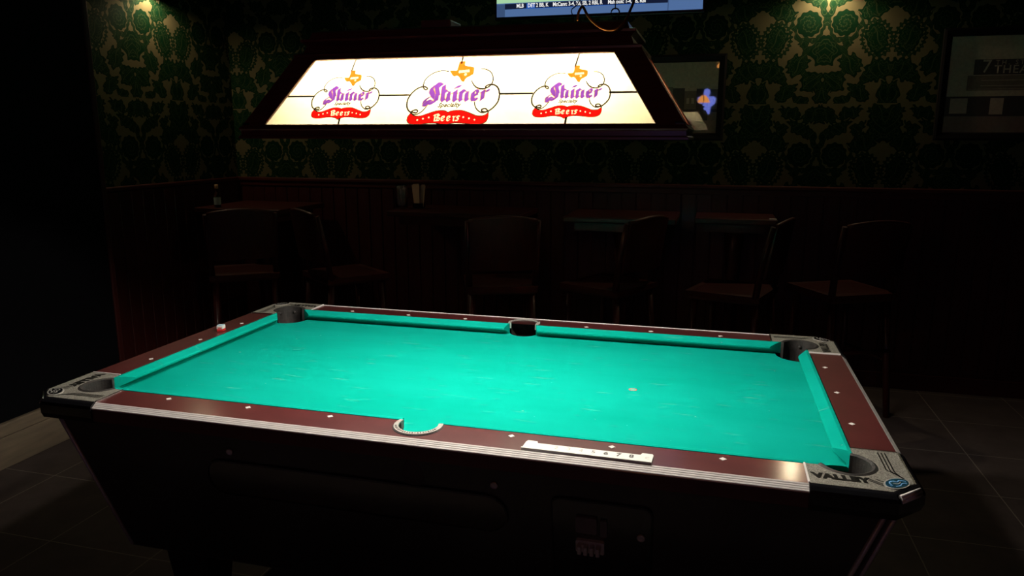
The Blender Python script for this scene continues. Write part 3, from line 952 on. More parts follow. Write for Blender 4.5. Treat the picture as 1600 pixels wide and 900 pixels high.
def side_mtx(side):
    """plane frame: x along the side, y up the slope, z outwards"""
    if side in ('front', 'back'):
        s = -1 if side == 'front' else 1
        o_ = Vector((0, s * bo['hy'], bo['z'])); up = Vector((0, s * (to['hy'] - bo['hy']), to['z'] - bo['z'])).normalized(); xa = Vector((-s, 0, 0))
    else:
        s = -1 if side == 'left' else 1
        o_ = Vector((s * bo['hx'], 0, bo['z'])); up = Vector((s * (to['hx'] - bo['hx']), 0, to['z'] - bo['z'])).normalized(); xa = Vector((0, s, 0))
    za = xa.cross(up)
    return Matrix(((xa.x, up.x, za.x, o_.x), (xa.y, up.y, za.y, o_.y), (xa.z, up.z, za.z, o_.z), (0, 0, 0, 1)))
Lf = math.hypot(.1, .206); Le = math.hypot(.131, .206)
def sloped_frame(side):
    m = side_mtx(side)
    if side in ('front', 'back'): W0, W1, L, g0, g1 = .651, .520, Lf, .581, .452
    else: W0, W1, L, g0, g1 = .25, .15, Le, .182, .092
    lo, hi = .004, L - .008
    bm = BM()
    outer = [(-W0, 0), (W0, 0), (W1, L), (-W1, L)]; inn = [(-g0, lo), (g0, lo), (g1, hi), (-g1, hi)]
    for z0, z1, e in ((-.016, .004, 0),):
        for i in range(4):
            a, b = outer[i], outer[(i + 1) % 4]; c, d = inn[(i + 1) % 4], inn[i]
            prism(bm, [a, b, c, d], z0, z1, mtx=m)
    # bead round the opening
    o = obj('side_frame', bm, M['lampwood'], lamp)
    bm = BM()
    for i in range(4):
        a, b = Vector(inn[i]), Vector(inn[(i + 1) % 4])
        tube(bm, [(a.x, a.y, .002), (b.x, b.y, .002)], .0032, 8, mtx=m)
    obj('bead', bm, M['lampwood'], o)
    bm = BM()
    gi = [(-g0 - .004, lo - .003), (g0 + .004, lo - .003), (g1 + .004, hi + .003), (-g1 - .004, hi + .003)]
    b3 = bmesh.new()
    nxs, nys = 24, 6
    grid = [[b3.verts.new(((gi[0][0] + (gi[3][0] - gi[0][0]) * j / nys) * (1 - i / nxs) + (gi[1][0] + (gi[2][0] - gi[1][0]) * j / nys) * i / nxs, gi[0][1] + (gi[3][1] - gi[0][1]) * j / nys, -.006)) for i in range(nxs + 1)] for j in range(nys + 1)]
    for j in range(nys):
        for i in range(nxs): b3.faces.new((grid[j][i], grid[j][i + 1], grid[j + 1][i + 1], grid[j + 1][i]))
    merge(bm, b3, 0, m)
    gp = obj('glass_panel', bm, M['glass'], lamp)
    return m, gp, lo, hi, g0, g1

KX, KT = .000260, .000281
import numpy as np
class Raster:
    """flat artwork kept as a grid of cells, so that no two paints overlap on the glass"""
    def __init__(s, x0, y0, x1, y1, c):
        s.x0, s.y0, s.c = x0, y0, c
        s.w, s.h = int((x1 - x0) / c), int((y1 - y0) / c)
        s.a = -np.ones((s.h, s.w), int)
    def poly(s, pts, mi):
        P = np.array(pts, float)
        i0 = max(0, int((P[:, 0].min() - s.x0) / s.c) - 1); i1 = min(s.w, int((P[:, 0].max() - s.x0) / s.c) + 2)
        j0 = max(0, int((P[:, 1].min() - s.y0) / s.c) - 1); j1 = min(s.h, int((P[:, 1].max() - s.y0) / s.c) + 2)
        if i1 <= i0 or j1 <= j0: return
        gx, gy = np.meshgrid(s.x0 + (np.arange(i0, i1) + .5) * s.c, s.y0 + (np.arange(j0, j1) + .5) * s.c)
        ins = np.zeros(gx.shape, bool)
        for k in range(len(P)):
            xa, ya = P[k]; xb, yb = P[k - 1]
            if ya == yb: continue
            ins ^= ((ya > gy) != (yb > gy)) & (gx < (xb - xa) * (gy - ya) / (yb - ya) + xa)
        s.a[j0:j1, i0:i1][ins] = mi
    def line(s, pts, w, mi):
        for k in range(len(pts) - 1):
            (xa, ya), (xb, yb) = pts[k], pts[k + 1]
            L = math.hypot(xb - xa, yb - ya)
            if L < 1e-6: continue
            ww = (w[k] if isinstance(w, list) else w) / 2
            nx, ny = -(yb - ya) / L * ww, (xb - xa) / L * ww
            ex, ey = (xb - xa) / L * ww * .5, (yb - ya) / L * ww * .5
            s.poly([(xa + nx - ex, ya + ny - ey), (xb + nx + ex, yb + ny + ey), (xb - nx + ex, yb - ny + ey), (xa - nx - ex, ya - ny - ey)], mi)
    def nib(s, path, w, ang, mi, grow=0):
        a = math.radians(ang)
        hx, hy = math.cos(a) * (w / 2 + grow), -math.sin(a) * (w / 2 + grow)
        g = max(grow, 2.0)
        nx, ny = math.sin(a) * g, math.cos(a) * g
        for p, q in zip(path, path[1:]):
            pts = []
            for (x, y) in (p, q):
                for sx in (-1, 1):
                    for sn in (-1, 1): pts.append((x + sx * hx + sn * nx, y + sx * hy + sn * ny))
            s.poly(hull(pts), mi)
    def build(s, m):
        bm = BM()
        for j in range(s.h):
            i = 0
            row = s.a[j]
            while i < s.w:
                if row[i] < 0: i += 1; continue
                k = i
                while k < s.w and row[k] == row[i]: k += 1
                xa, xb = s.x0 + i * s.c - 610, s.x0 + k * s.c - 610
                ya, yb = 485 - (s.y0 + j * s.c), 485 - (s.y0 + (j + 1) * s.c)
                f = bm.faces.new([bm.verts.new(m @ Vector(q)) for q in ((xa, yb, 0), (xb, yb, 0), (xb, ya, 0), (xa, ya, 0))])
                f.material_index = int(row[i])
                i = k
        return bm

def draw_logo(scale):
    """the round beer emblem: scroll border, state outline, blackletter word, script line and red banner"""
    PUR, GOLD, RED, ORA, OLI, WHI = range(6)
    ra = Raster(60, 100, 1180, 870, 2.4)
    lw = 13 / scale ** .5
    curls = [
        [(520, 245), (450, 235), (370, 250), (300, 290), (258, 340), (248, 400), (262, 435), (290, 448), (302, 435), (285, 420), (250, 412), (190, 430), (130, 480), (92, 550), (88, 610), (105, 660), (140, 695), (175, 700), (215, 705), (228, 685), (205, 672), (165, 685), (150, 705), (200, 725), (260, 705), (305, 660), (330, 620)],
        [(890, 225), (950, 230), (1010, 265), (1040, 320), (1042, 370), (1028, 405), (995, 430), (970, 428), (985, 410), (1030, 400), (1075, 410), (1115, 445), (1138, 510), (1130, 590), (1090, 650), (1040, 690), (1000, 700), (965, 692), (965, 672), (1000, 665), (1025, 685), (1000, 705), (950, 703), (900, 665), (875, 620), (868, 580)],
        [(800, 350), (825, 390), (860, 425), (910, 445), (960, 445), (1000, 430)],
    ]
    for c in curls:
        cc = catmull(c, 6); n = len(cc)
        ra.line(cc, [lw * (.85 + .45 * math.sin(PI * i / n)) for i in range(n)], OLI)
    top = [(150, 710), (200, 738), (270, 740), (350, 715), (430, 690), (510, 680), (560, 690), (582, 702), (610, 690), (680, 680), (750, 685), (830, 710), (910, 740), (980, 742), (1020, 725), (1040, 700)]
    bot = [(1045, 745), (1030, 800), (980, 830), (900, 838), (800, 825), (700, 818), (630, 825), (580, 845), (550, 855), (520, 835), (460, 822), (380, 820), (300, 832), (220, 838), (150, 825), (120, 790), (122, 745)]
    loop = catmull(top, 4) + catmull(bot, 4)
    ra.poly(loop, RED)
    ra.line(loop + [loop[0]], 9, OLI)
    ink_e = lambda x, y, k: [[(x, y - 60 * k), (x, y - 8 * k), (x + 26 * k, y + 4 * k), (x + 44 * k, y - 10 * k)], [(x + 4 * k, y - 66 * k), (x + 36 * k, y - 70 * k), (x + 44 * k, y - 46 * k), (x + 8 * k, y - 30 * k)]]
    B = [[(440, 730), (440, 790)], [(425, 735), (470, 720), (492, 738), (458, 755)], [(455, 755), (500, 768), (492, 790), (440, 796)], [(468, 725), (468, 790)]]
    s_ = [[(722, 748), (700, 742), (690, 756), (712, 772), (706, 792), (684, 790)]]
    r_ = [[(646, 748), (658, 752), (658, 790), (664, 796)], [(660, 758), (678, 745)]]
    for p in B + ink_e(520, 792, .68) + ink_e(583, 792, .68) + r_ + s_: ra.nib(p, 17, 42, WHI, 0)
    for x, y in ((240, 785), (305, 772), (370, 758), (765, 757), (832, 769), (896, 785)):
        ra.poly([(x + 10 * math.cos(t), y + 10 * math.sin(t)) for t in [2 * PI * i / 12 for i in range(12)]], WHI)
    tx = [(635, 137), (698, 137), (696, 182), (730, 192), (775, 198), (808, 208), (812, 250), (808, 282), (775, 300), (740, 318), (722, 340), (716, 366), (690, 360), (668, 328), (640, 298), (622, 292), (595, 303), (570, 285), (552, 262), (538, 240), (615, 240), (625, 200)]
    ra.poly(tx, ORA)
    ra.line(tx + [tx[0]], 5, OLI)
    ra.poly([(640, 236), (755, 228), (764, 236), (762, 258), (645, 268), (636, 260)], WHI)
    ra.poly([(722 + 16 * math.cos(t), 282 + 16 * math.sin(t)) for t in [2 * PI * i / 12 for i in range(12)]], WHI)
    word = [
        ([[(462, 405), (430, 388), (398, 388), (360, 422), (352, 468), (385, 515), (425, 545), (422, 580), (380, 600), (330, 580), (302, 590), (294, 612), (330, 616)]], 52),
        ([[(402, 400), (425, 470), (442, 520)], [(330, 545), (298, 560), (288, 592)]], 42),
        ([[(492, 405), (496, 555), (510, 574)], [(562, 482), (558, 560), (572, 572)]], 44),
        ([[(500, 490), (530, 460), (562, 480)]], -24),
        ([[(616, 480), (634, 468), (634, 560), (650, 574)]], 46),
        ([[(630, 428), (655, 420), (682, 416)]], 34),
        ([[(684, 480), (700, 468), (700, 560), (714, 574)], [(768, 482), (768, 558), (784, 572)]], 42),
        ([[(706, 490), (736, 458), (768, 480)]], -24),
        ([[(838, 482), (838, 552), (856, 572)]], 42),
        ([[(858, 578), (896, 548)], [(890, 500), (846, 526)]], -18),
        ([[(850, 472), (876, 460), (890, 478), (888, 496)]], 30),
        ([[(934, 480), (950, 468), (950, 556), (944, 568)]], 42),
        ([[(974, 478), (994, 464), (1010, 470)]], 36),
    ]
    for l, w in word:
        for p in l: ra.nib(p, abs(w) * 1.06, 38 if w > 0 else -45, GOLD, 6)
    for l, w in word:
        for p in l: ra.nib(p, abs(w) * 1.06, 38 if w > 0 else -45, PUR, 1)
    ra.line(catmull([(368, 432), (396, 478), (404, 540), (386, 574), (350, 588)], 5), 4, GOLD)
    for bx in (524, 595, 668, 730, 822, 915): pass
    # script line, taken from outlined lettering
    b = BM()
    text_bm(b, 'Specialty', 66, Matrix.Identity(4), 0, shear=.45, bold=2.8, spacing=1.08)
    ca, sa = math.cos(math.radians(1)), math.sin(math.radians(1))
    for f in b.faces:
        ra.poly([(452 + v.co.x * ca, 645 - v.co.y - v.co.x * sa) for v in f.verts], OLI)
    b.free()
    return ra

_logos = {}
def logo(m, xc, scale, parent):
    key = (scale > .9)
    mm = Matrix.Diagonal((KX * scale, KT * scale, 1, 1))
    if key not in _logos:
        o = obj('beer_logo', draw_logo(scale).build(mm), [M['purple'], M['gold'], M['redp'], M['orange'], M['olive'], M['whitep']], parent)
        _logos[key] = o
    else:
        o = _logos[key].copy(); C.objects.link(o); o.parent = parent
    o.matrix_local = m @ Matrix.Translation((xc, .1075, -.0046))
    return o

for side in ('front', 'back', 'left', 'right'):
    m, gp, lo, hi, g0, g1 = sloped_frame(side)
    bm = BM(); zc = .0008
    mc = m @ Matrix.Translation((0, 0, -.0058))
    mid = .102
    gm = g0 + (g1 - g0) * mid / hi
    w = .0056
    if side in ('front', 'back'):
        for a, b in ((-gm, -.435), (-.225, -.128), (.140, .237), (.446, gm)):
            bm = BM(); ribbon(bm, [(a, mid), (b, mid)], w, zc, 0, mc); obj('lead_line', bm, M['lead'], gp)
        for x in (-.330, .006, .343):
            big = abs(x) < .1
            bm = BM(); ribbon(bm, [(x + (.012 if not big else .012), hi), (x + .010 if big else x + .003, .198 if big else .180)], w * .8, zc, 0, mc); obj('lead_line', bm, M['lead'], gp)
            bm = BM(); ribbon(bm, [(x - .008, lo), (x - .006, .006 if big else .031)], w, zc, 0, mc); obj('lead_line', bm, M['lead'], gp)
        for xc, s in ((-.331, .785), (.004, 1.0), (.342, .785)):
            logo(m, xc, s, gp)
    else:
        ribbon(bm, [(-gm, mid), (gm, mid)], w, zc, 0, mc); ribbon(bm, [(0, lo), (0, hi)], w, zc, 0, mc)
        obj('lead_line', bm, M['lead'], gp)

# crown: cornice box that closes the top
bm = BM()
rr = [rect_ring(.520, .150, .238), rect_ring(.524, .154, .243), rect_ring(.524, .154, .249), rect_ring(.500, .134, .256), rect_ring(.492, .126, .276), rect_ring(.498, .132, .282), rect_ring(.506, .140, .287), rect_ring(.506, .140, .294), rect_ring(.486, .120, .298), rect_ring(.480, .114, .316), rect_ring(.460, .10, .322)]
loft(bm, rr, cap=True)
obj('crown', bm, M['lampwood'], lamp)
bm = BM(); box(bm, (-.50, -.132, .226), (.50, .132, .236)); obj('reflector', bm, M['white_in'], lamp)
# wooden junction block and hanging hardware on top
bm = BM(); box(bm, (-.150, -.05, .322), (-.055, .05, .350), bevel=.004); obj('top_block', bm, mat('lighter_cherry_block', (0.16, 0.045, 0.02), .4, coat=.3), lamp)
for x in (-.43, .43):
    bm = BM(); zz = .322
    tube(bm, [(x, 0, .318), (x, 0, .345)], .006, 10)
    tube(bm, [(x + .012 * math.sin(t), 0, .357 - .012 * math.cos(t)) for t in [2 * PI * i / 16 for i in range(17)]], .0022, 6)
    hk = obj('hanging_hook', bm, M['darkmetal'], lamp)
for x in (-.43, .43):
    bm = BM(); tube(bm, [(x, 0, .366), (x * .93, 0, CL)], .0016, 6); obj('hanging_wire', bm, M['darkmetal'], lamp)
    bm = BM(); lathe(bm, [(.03, CL), (.03, CL - .012), (.01, CL - .02)], 20, 0, (x * .93, 0, 0)); obj('ceiling_mount', bm, M['darkmetal'], lamp)
# brown power cord: leaves the crown, loops down and climbs to the ceiling
cord = catmull([(.345, .0, .318), (.352, -.01, .345), (.362, -.02, .352), (.385, -.03, .318), (.418, -.03, .292), (.452, -.03, .288), (.478, -.02, .310), (.490, 0, .345), (.494, 0, .385), (.482, 0, .44), (.470, 0, .60), (.465, 0, 1.0), (.463, 0, CL)], 6)
bm = BM(); tube(bm, [(x, y - .14 * (1 if z < .34 else max(0, 1 - (z - .34) * 8)), z) for x, y, z in cord], .0036, 8); obj('power_cord', bm, M['brass'], lamp)
cord2 = catmull([(.292, .10, .322), (.290, .10, .36), (.283, .10, .385), (.300, .10, .40), (.315, .10, .43), (.305, .10, .47), (.322, .10, .60), (.32, .10, CL)], 6)
bm = BM(); tube(bm, cord2, .0017, 6); obj('thin_wire', bm, M['blackmatte'], lamp)
# bulbs
for x in (-.36, 0, .36):
    bm = BM()
    lathe(bm, [(.0, -.040), (.016, -.036), (.027, -.022), (.030, -.006), (.026, .010), (.016, .024), (.013, .034)], 16, 0, (x, 0, .152), cap=False)
    bb = obj('bulb', bm, M['bulb'], lamp)
    bm = BM(); lathe(bm, [(.020, .186), (.022, .200), (.022, .228)], 16, 0, (x, 0, 0)); obj('bulb_socket', bm, M['socket'], bb)

# ---------------------------------------------------------------- wall sconces
def sconce(loc, rz, label):
    """local: wall at y = 0, room towards -y"""
    t = thing('wall_sconce', label, 'wall lamp', loc, rz, 'wall sconces on the damask wallpaper')
    bm = BM(); lathe(bm, [(.055, 0), (.055, .008), (.045, .016), (.02, .020)], 24, 0, (0, 0, 0), Matrix.Translation((0, 0, .10)) @ Matrix.Rotation(PI / 2, 4, 'X')); obj('wall_plate', bm, M['darkmetal'], t)
    bm = BM(); tube(bm, catmull([(0, -.015, .10), (0, -.04, .135), (0, -.075, .14), (0, -.09, .105)], 6), .007, 10); obj('arm', bm, M['darkmetal'], t)
    bm = BM()
    n = 28
    prof = [(.020, .095), (.038, .080), (.052, .040), (.066, 0), (.063, 0), (.049, .040), (.035, .076), (.0, .090)]
    lathe(bm, prof, n, 0, (0, -.09, 0), cap=False); obj('shade', bm, mat('bronze_shade', (0.10, 0.045, 0.015), .5, metal=.5), t)
    bm = BM(); lathe(bm, [(.0, -.025), (.014, -.022), (.022, -.010), (.022, .004), (.012, .020), (.010, .032)], 16, 0, (0, -.09, .030), cap=False); obj('bulb', bm, mat_emit('warm_sconce_bulb', (1.0, .82, .52), SCONCE), t)
    return t
sconce((1.285, WY, T(1.55)), 0, 'bronze downward sconce on the back wall right of the television')
sconce((WX, 1.86, T(1.57)), PI / 2, 'bronze downward sconce on the left wall above the damask')

# ---------------------------------------------------------------- television
tv = thing('television', 'wall-mounted television showing a sports ticker above the lamp', 'television', (-.06, WY, T(1.44)))
sw, sh = 1.274, .716
bm = BM(); box(bm, (-sw / 2 - .012, -.085, .010), (sw / 2 + .012, -.045, sh + .05), bevel=.004); obj('casing', bm, M['blackplastic'], tv)
bm = BM(); box(bm, (-.2, -.045, .25), (.2, 0, .5), bevel=.003); obj('wall_mount', bm, M['darkmetal'], tv)
SM = Matrix.Translation((0, -.0855, .030)) @ Matrix.Rotation(PI / 2, 4, 'X')    # screen plane: x right, y up, z towards the room
tilt = Matrix.Rotation(math.radians(.35), 4, 'Z')
cols = [mat_emit('screen_green', (.42, .72, .42), TVE), mat_emit('screen_blue', (.085, .165, .36), TVE), mat_emit('screen_dark', (.008, .012, .035), TVE), mat_emit('screen_white', (1, 1, 1), TVE * .95),
        mat_emit('screen_tag_blue', (.02, .10, .45), TVE), mat_emit('screen_slate', (.045, .085, .19), TVE)]
bm = BM()
def srect(x0, y0, x1, y1, z, mi): face2d(bm, [(x0, y0), (x1, y0), (x1, y1), (x0, y1)], z, mi, SM)
h = sw / 2
srect(-h, 0, h, sh, 0, 1)                       # blue field
srect(-h, .082, h - .205, sh, .0003, 0)          # green picture
srect(-h, .076, h - .205, .082, .0005, 1)
srect(-h + .054, .045, h - .205, .078, .0006, 2) # ticker band
srect(-h + .054, .0, h - .205, .045, .0005, 1)
srect(-h, 0, -h + .054, .076, .0005, 5)
srect(h - .205, 0, h - .2, sh, .0008, 5)
srect(-h + .195, .047, -h + .250, .076, .0008, 4)
srect(-h + .175, .044, h - .34, .047, .0008, 4)
screen = obj('screen', bm, cols, tv)
def st(s, x, w=1):
    bm = BM(); text_bm(bm, s, .030, SM @ Matrix.Translation((x, .053, .0012)) @ Matrix.Diagonal((.86, 1.08, 1, 1)), 0, bold=.0008, spacing=1.0)
    obj('ticker_text', bm, cols[3], screen, label='white ticker lettering')
st('MLB', -h + .130)
st('DET', -h + .203)
st('2 BB, K', -h + .257)
st('McCann: 3-4, 2B, SB, 2 RBI, R', -h + .364)
st('Mahtook: 1-4, 3B, RBI', -h + .708)

# ---------------------------------------------------------------- framed pictures
def picture(loc, w, hgt, art, label, tiltdeg):
    t = thing('framed_picture', label, 'picture', loc, 0, 'framed pictures on the back wall')
    t.rotation_euler = (math.radians(tiltdeg), 0, 0)
    bm = BM(); f = .045
    pr = [(0, 0), (0, -.022), (.012, -.026), (f - .006, -.020), (f, -.012), (f, 0)]
    def ringat(d, y): return [(-w / 2 - d, y, -hgt / 2 - d), (w / 2 + d, y, -hgt / 2 - d), (w / 2 + d, y, hgt / 2 + d), (-w / 2 - d, y, hgt / 2 + d)]
    loft(bm, [ringat(f - d, y) for d, y in pr] , cap=False); obj('frame', bm, M['blackwood'], t)
    art(t, w, hgt)
    return t
M['blackwood'] = mat('dark_picture_frame', (0.006, 0.004, 0.004), .6, spec=.2)
def pmat(n, c): return mat(n, c, .6, coat=1.0, coat_rough=.02, noise=tuple(x * 1.25 for x in c), noise_scale=60)
pr_sky = pmat('print_sepia_sky', (0.50, 0.40, 0.27)); pr_mid = pmat('print_sepia_mid', (0.19, 0.14, 0.10)); pr_dark = pmat('print_sepia_dark', (0.055, 0.038, 0.034)); pr_light = pmat('print_sepia_light', (0.46, 0.36, 0.27)); pr_street = pmat('print_sepia_street', (0.24, 0.155, 0.12))
def plane_mtx(): return Matrix.Translation((0, -.006, 0)) @ Matrix.Rotation(PI / 2, 4, 'X')
def art_street(t, w, hg):
    bm = BM(); m = plane_mtx()
    def R(x0, y0, x1, y1, z, mi): face2d(bm, [((x0 - .5) * w, (y0 - .5) * hg), ((x1 - .5) * w, (y0 - .5) * hg), ((x1 - .5) * w, (y1 - .5) * hg), ((x0 - .5) * w, (y1 - .5) * hg)], z, mi, m)
    R(0, 0, 1, 1, 0, 0)
    R(0, 0, 1, .20, .0002, 4)
    x = 0.0; k = 0
    hs = [.55, .62, .5, .66, .58, .60, .62, .66, .64, .60, .63, .62]
    while x < 1:
        wd = .085; R(x, .18, min(1, x + wd), hs[k % 12] , .0003, 1 if k % 2 else 2); k += 1
        for j in range(2): R(x + .015 + .035 * j, .42, x + .035 + .035 * j, .50, .0004, 2 if k % 2 else 3)
        x += wd
    R(0, .30, 1, .34, .0005, 2)
    o = obj('print', bm, [pr_sky, pr_mid, pr_dark, pr_light, pr_street], t)
def art_theatre(t, w, hg):
    bm = BM(); m = plane_mtx()
    def R(x0, y0, x1, y1, z, mi): face2d(bm, [((x0 - .5) * w, (y0 - .5) * hg), ((x1 - .5) * w, (y0 - .5) * hg), ((x1 - .5) * w, (y1 - .5) * hg), ((x0 - .5) * w, (y1 - .5) * hg)], z, mi, m)
    R(0, 0, 1, 1, 0, 0)
    R(0, 0, 1, .19, .0002, 4)
    R(.0, .17, 1, .38, .0003, 2)
    R(.03, .20, .135, .36, .0005, 3); R(.27, .19, .35, .36, .0005, 3); R(.60, .20, .70, .36, .0005, 1); R(.85, .2, .95, .36, .0005, 1)
    R(.118, .44, .90, .60, .0005, 1); R(.135, .46, .885, .575, .0007, 1)
    R(.128, .452, .90, .456, .0008, 3); R(.118, .595, .90, .602, .0008, 3)
    R(.15, .60, .90, .76, .0006, 2)
    for i in range(3): R(.20 + .0 * i, .485 + .028 * i, .80, .492 + .028 * i, .0008, 1 if i == 1 else 3)
    fl = Matrix
    text_bm(bm, '7', .100, m @ Matrix.Translation(((.195 - .5) * w, (.625 - .5) * hg, .0010)), 3)
    text_bm(bm, 'TH. STREET', .034, m @ Matrix.Translation(((.275 - .5) * w, (.705 - .5) * hg, .0010)), 3, spacing=1.5)
    text_bm(bm, 'THEATRE', .062, m @ Matrix.Translation(((.270 - .5) * w, (.617 - .5) * hg, .0010)), 3, bold=.0006, spacing=1.12)
    obj('print', bm, [pr_sky, pr_mid, pr_dark, pr_light, pr_street], t)
zc1 = (1.174 + .748) / 2
picture((.69 - .42, WY - .004, T(.961)), .84, .426, art_street, 'framed street photograph half hidden behind the lit billiard lamp', 0.37).rotation_euler[2] = math.radians(-.7)
picture((1.948 + .42, WY - .004, T(1.016)), .84, .526, art_theatre, 'framed old theatre photograph at the right end of the wall', 0.0)

# ---------------------------------------------------------------- pub tables along the wall
TT = T(.262)
def pub_table(x0, x1, y0, y1, label):
    cx, cy = (x0 + x1) / 2, (y0 + y1) / 2
    t = thing('pub_table', label, 'table', (cx, cy, 0), 0, 'tall mahogany pub tables along the back wall')
    hx, hy = (x1 - x0) / 2, (y1 - y0) / 2
    bm = BM(); box(bm, (-hx, -hy, TT - .034), (hx, hy, TT), bevel=.007, seg=3); obj('tabletop', bm, M['mahogtop'], t)
    bm = BM(); box(bm, (-hx + .06, -hy + .06, TT - .09), (hx - .06, hy - .06, TT - .034)); obj('table_apron', bm, M['mahog'], t)
    bm = BM(); lathe(bm, [(.045, .03), (.05, .06), (.035, .12), (.032, .55), (.045, .85), (.06, TT - .09)], 20); obj('pedestal', bm, M['mahog'], t)
    bm = BM(); box(bm, (-.24, -.035, 0), (.24, .035, .035), bevel=.008); box(bm, (-.035, -.2, 0), (.035, .2, .035), bevel=.008); obj('foot', bm, M['darkmetal'], t)
    return t
pub_table(-2.62, -1.98, 1.98, 2.56, 'tall mahogany pub table in the far left corner')
pub_table(-1.30, -.42, 2.12, 2.60, 'tall mahogany pub table holding the glass jar and menu cards')
pub_table(-.16, .50, 2.10, 2.60, 'tall mahogany pub table under the television')
pub_table(.60, 1.06, 2.24, 2.60, 'tall mahogany pub table right of the television')

# ---------------------------------------------------------------- bar stools with solid backs
def make_stool(label, loc, rz):
    """sitter faces +y locally, back at -y"""
    t = thing('bar_stool', label, 'bar stool', loc, rz, 'mahogany bar stools at the pub tables')
    sh_ = .70
    bm = BM(); loft(bm, [[(-.19, -.18, sh_ - .045), (.19, -.18, sh_ - .045), (.20, .20, sh_ - .045), (-.20, .20, sh_ - .045)], [(-.20, -.19, sh_ - .03), (.20, -.19, sh_ - .03), (.21, .21, sh_ - .03), (-.21, .21, sh_ - .03)], [(-.20, -.19, sh_), (.20, -.19, sh_), (.21, .21, sh_), (-.21, .21, sh_)], [(-.18, -.16, sh_ + .006), (.18, -.16, sh_ + .006), (.19, .19, sh_ - .006), (-.19, .19, sh_ - .006)]])
    obj('seat', bm, M['mahogtop'], t)
    for sx in (-1, 1):
        bm = BM(); tube(bm, [(sx * .165, .165, sh_ - .045), (sx * .195, .20, 0)], [.020, .016], 8); obj('leg', bm, M['mahog'], t)
        bm = BM(); tube(bm, [(sx * .165, -.155, sh_ - .045), (sx * .195, -.21, 0)], [.022, .017], 8); obj('leg', bm, M['mahog'], t)
        bm = BM(); tube(bm, [(sx * .185, -.165, sh_ - .01), (sx * .19, -.19, sh_ + .18), (sx * .195, -.235, sh_ + .375)], [.019, .017, .014], 8); obj('back_post', bm, M['mahog'], t)
    bm = BM()
    n = 12; rings = []
    for i in range(n + 1):
        u = -1 + 2 * i / n
        x = u * .185; bow = -.030 * (1 - u * u)
        zt = sh_ + .395 - .022 * u * u
        rings.append([(x, -.205 + bow - .006, sh_ + .10), (x, -.205 + bow + .012, sh_ + .10), (x, -.245 + bow + .012, zt), (x, -.245 + bow - .008, zt)])
    loft(bm, rings); bk = obj('backrest', bm, M['mahog'], t)
    bm = BM(); tube(bm, [(r[2][0], r[2][1] - .010, r[2][2] + .002) for r in rings], .012, 8); obj('crest_rail', bm, M['mahogtop'], t)
    bm = BM()
    for z, k in ((.25, 1), ):
        tube(bm, [(-.183, .186, z), (.183, .186, z)], .012, 8)
    obj('footrest', bm, M['darkmetal'], t)
    for sx in (-1, 1):
        bm = BM(); tube(bm, [(sx * .184, .185, .32), (sx * .183, -.19, .32)], .011, 8); obj('stretcher', bm, M['mahog'], t)
    bm = BM(); tube(bm, [(-.183, -.19, .38), (.183, -.19, .38)], .011, 8); obj('stretcher', bm, M['mahog'], t)
    return t
stool0 = make_stool('mahogany bar stool turned left, standing just right of the far left table', (-2.14, 1.80, 0), math.radians(35))
dup(stool0, (-1.50, 1.90, 0), math.radians(-38), 'mahogany bar stool turned towards the table with the menu cards')
dup(stool0, (-.48, 1.88, 0), math.radians(20), 'mahogany bar stool left of the table under the television')
dup(stool0, (.15, 2.00, 0), math.radians(62), 'mahogany bar stool with bright vertical back edge under the television')
dup(stool0, (.84, 2.02, 0), math.radians(72), 'mahogany bar stool whose seat edge catches amber light')
dup(stool0, (1.42, 2.18, 0), math.radians(28), 'rightmost mahogany bar stool against the wainscot')

# ---------------------------------------------------------------- things on the pub tables
b = thing('sauce_bottle', 'slim sauce bottle on the far left pub table', 'bottle', (-2.463, 2.02, TT + .001))
bm = BM(); lathe(bm, [(.0, 0), (.020, .001), (.022, .006), (.022, .075), (.014, .095), (.009, .108), (.009, .128)], 20, cap=False); obj('bottle_body', bm, M['bottle'], b)
bm = BM(); lathe(bm, [(.0225, .018), (.0225, .066)], 20, cap=False); obj('paper_label', bm, mat('pale_green_label', (0.40, 0.52, 0.42), .6), b)
bm = BM(); lathe(bm, [(.0115, .124), (.0125, .140), (.011, .150), (.0, .151)], 16, cap=False); obj('cap', bm, mat('amber_cap', (0.5, 0.28, 0.12), .4), b)

j = thing('glass_jar', 'clear glass jar of packets beside the menu cards', 'jar', (-1.265, 2.28, TT + .001))
bm = BM(); lathe(bm, [(.0, .002), (.036, .002), (.040, .010), (.041, .125), (.036, .140), (.037, .156), (.034, .156), (.033, .140), (.038, .124), (.037, .012), (.0, .010)], 24, cap=False); obj('jar_body', bm, M['clear'], j)
bm = BM()
for i in range(7):
    a = i * .9; mt = Matrix.Translation((.014 * math.cos(a), .014 * math.sin(a), .012)) @ Matrix.Rotation(a, 4, 'Z') @ Matrix.Rotation(.12, 4, 'X')
    box(bm, (-.011, -.0012, 0), (.011, .0012, .115 + .01 * (i % 3)), mtx=mt)
obj('packets', bm, mat('sugar_packets', (0.42, 0.33, 0.28), .7), j)

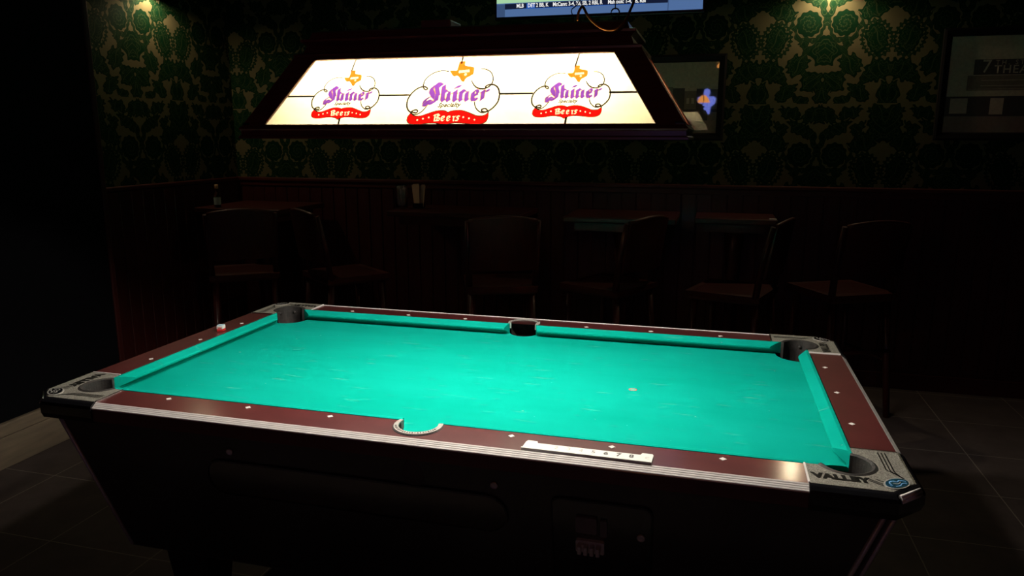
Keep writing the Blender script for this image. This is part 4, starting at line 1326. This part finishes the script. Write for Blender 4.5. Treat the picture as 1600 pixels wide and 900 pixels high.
mh = thing('menu_holder', 'small dark holder keeping two menu cards upright', 'holder', (-1.175, 2.36, TT + .001))
bm = BM(); box(bm, (-.035, -.022, 0), (.035, .022, .008), bevel=.002); box(bm, (-.035, -.022, .008), (.035, -.019, .032)); box(bm, (-.035, .019, .008), (.035, .022, .032)); obj('tray', bm, M['darkmetal'], mh)
def card(loc, lean, w, hgt, label):
    bm = BM(); 
    pts = [(-w * .34, 0), (w * .34, 0), (w * .5, hgt * .92), (w * .36, hgt), (w * .1, hgt * .955), (-w * .2, hgt * .99), (-w * .5, hgt * .93)]
    prism(bm, pts, -.0016, .0016, mtx=Matrix.Rotation(PI / 2, 4, 'X'))
    o = tag(obj('menu_card', bm, mat('tan_card', (0.55, 0.36, 0.22), .7)), label, 'menu', 'menu cards in the holder')
    o.location = loc; o.rotation_euler = (0, lean, 0)
card((-1.188, 2.356, TT + .0105), math.radians(-3), .052, .150, 'wide tan menu card standing left in the small holder')
card((-1.158, 2.364, TT + .0105), math.radians(5), .034, .145, 'narrow tan menu card standing right in the small holder')

# small white paper tag lying on the right pub table edge
bm = BM(); box(bm, (-.020, -.012, 0), (.020, .012, .004), bevel=.001)
o = tag(obj('paper_slip', bm, M['whitelabel']), 'small white folded paper slip on the right pub table', 'paper'); o.location = (1.035, 2.262, TT + .0005)

# ---------------------------------------------------------------- behind the camera: what the picture glass reflects
def pendant(loc, label):
    t = thing('pendant_lamp', label, 'pendant lamp', loc, 0, 'amber pendant lamps over the bar behind')
    bm = BM(); lathe(bm, [(.015, .10), (.035, .09), (.070, .05), (.09, 0), (.086, 0), (.066, .046), (.030, .085)], 28, cap=False); obj('lamp_shade', bm, mat_emit('amber_glass_shade', (1.0, .36, .08), PENDANT), t)
    bm = BM(); tube(bm, [(0, 0, .15), (0, 0, CZ - loc[2])], .004, 6); obj('cord', bm, M['blackmatte'], t)
pendant((.34, -3.6, 1.92), 'amber pendant lamp behind the viewer, reflected in the picture')
pendant((.585, -3.6, 2.39), 'higher amber pendant lamp behind the viewer at the picture edge')

sg_ = thing('blue_placeholder', 'added glowing blue sign on the wall behind the viewer, reflected in the picture', 'placeholder', (.25, FY + .002, 1.80))  # unidentified blue reflection, drawn as an added glowing shape
bm = BM(); box(bm, (-.20, 0, 0), (.20, .03, .50), bevel=.008); obj('backing', bm, M['blackmatte'], sg_)
bm = BM()
o_ = [(-.05, .02), (.06, .02), (.08, .14), (.15, .20), (.16, .30), (.10, .33), (.04, .33), (.055, .38), (.05, .44), (0, .465), (-.05, .44), (-.055, .38), (-.04, .33), (-.11, .33), (-.165, .28), (-.13, .20), (-.08, .15)]
prism(bm, catmull(o_, 4, True), -.046, -.031, mtx=Matrix.Rotation(PI / 2, 4, 'X'))
obj('lit_shape', bm, mat_emit('blue_glow', (.22, .28, 1.0), 13.0), sg_)
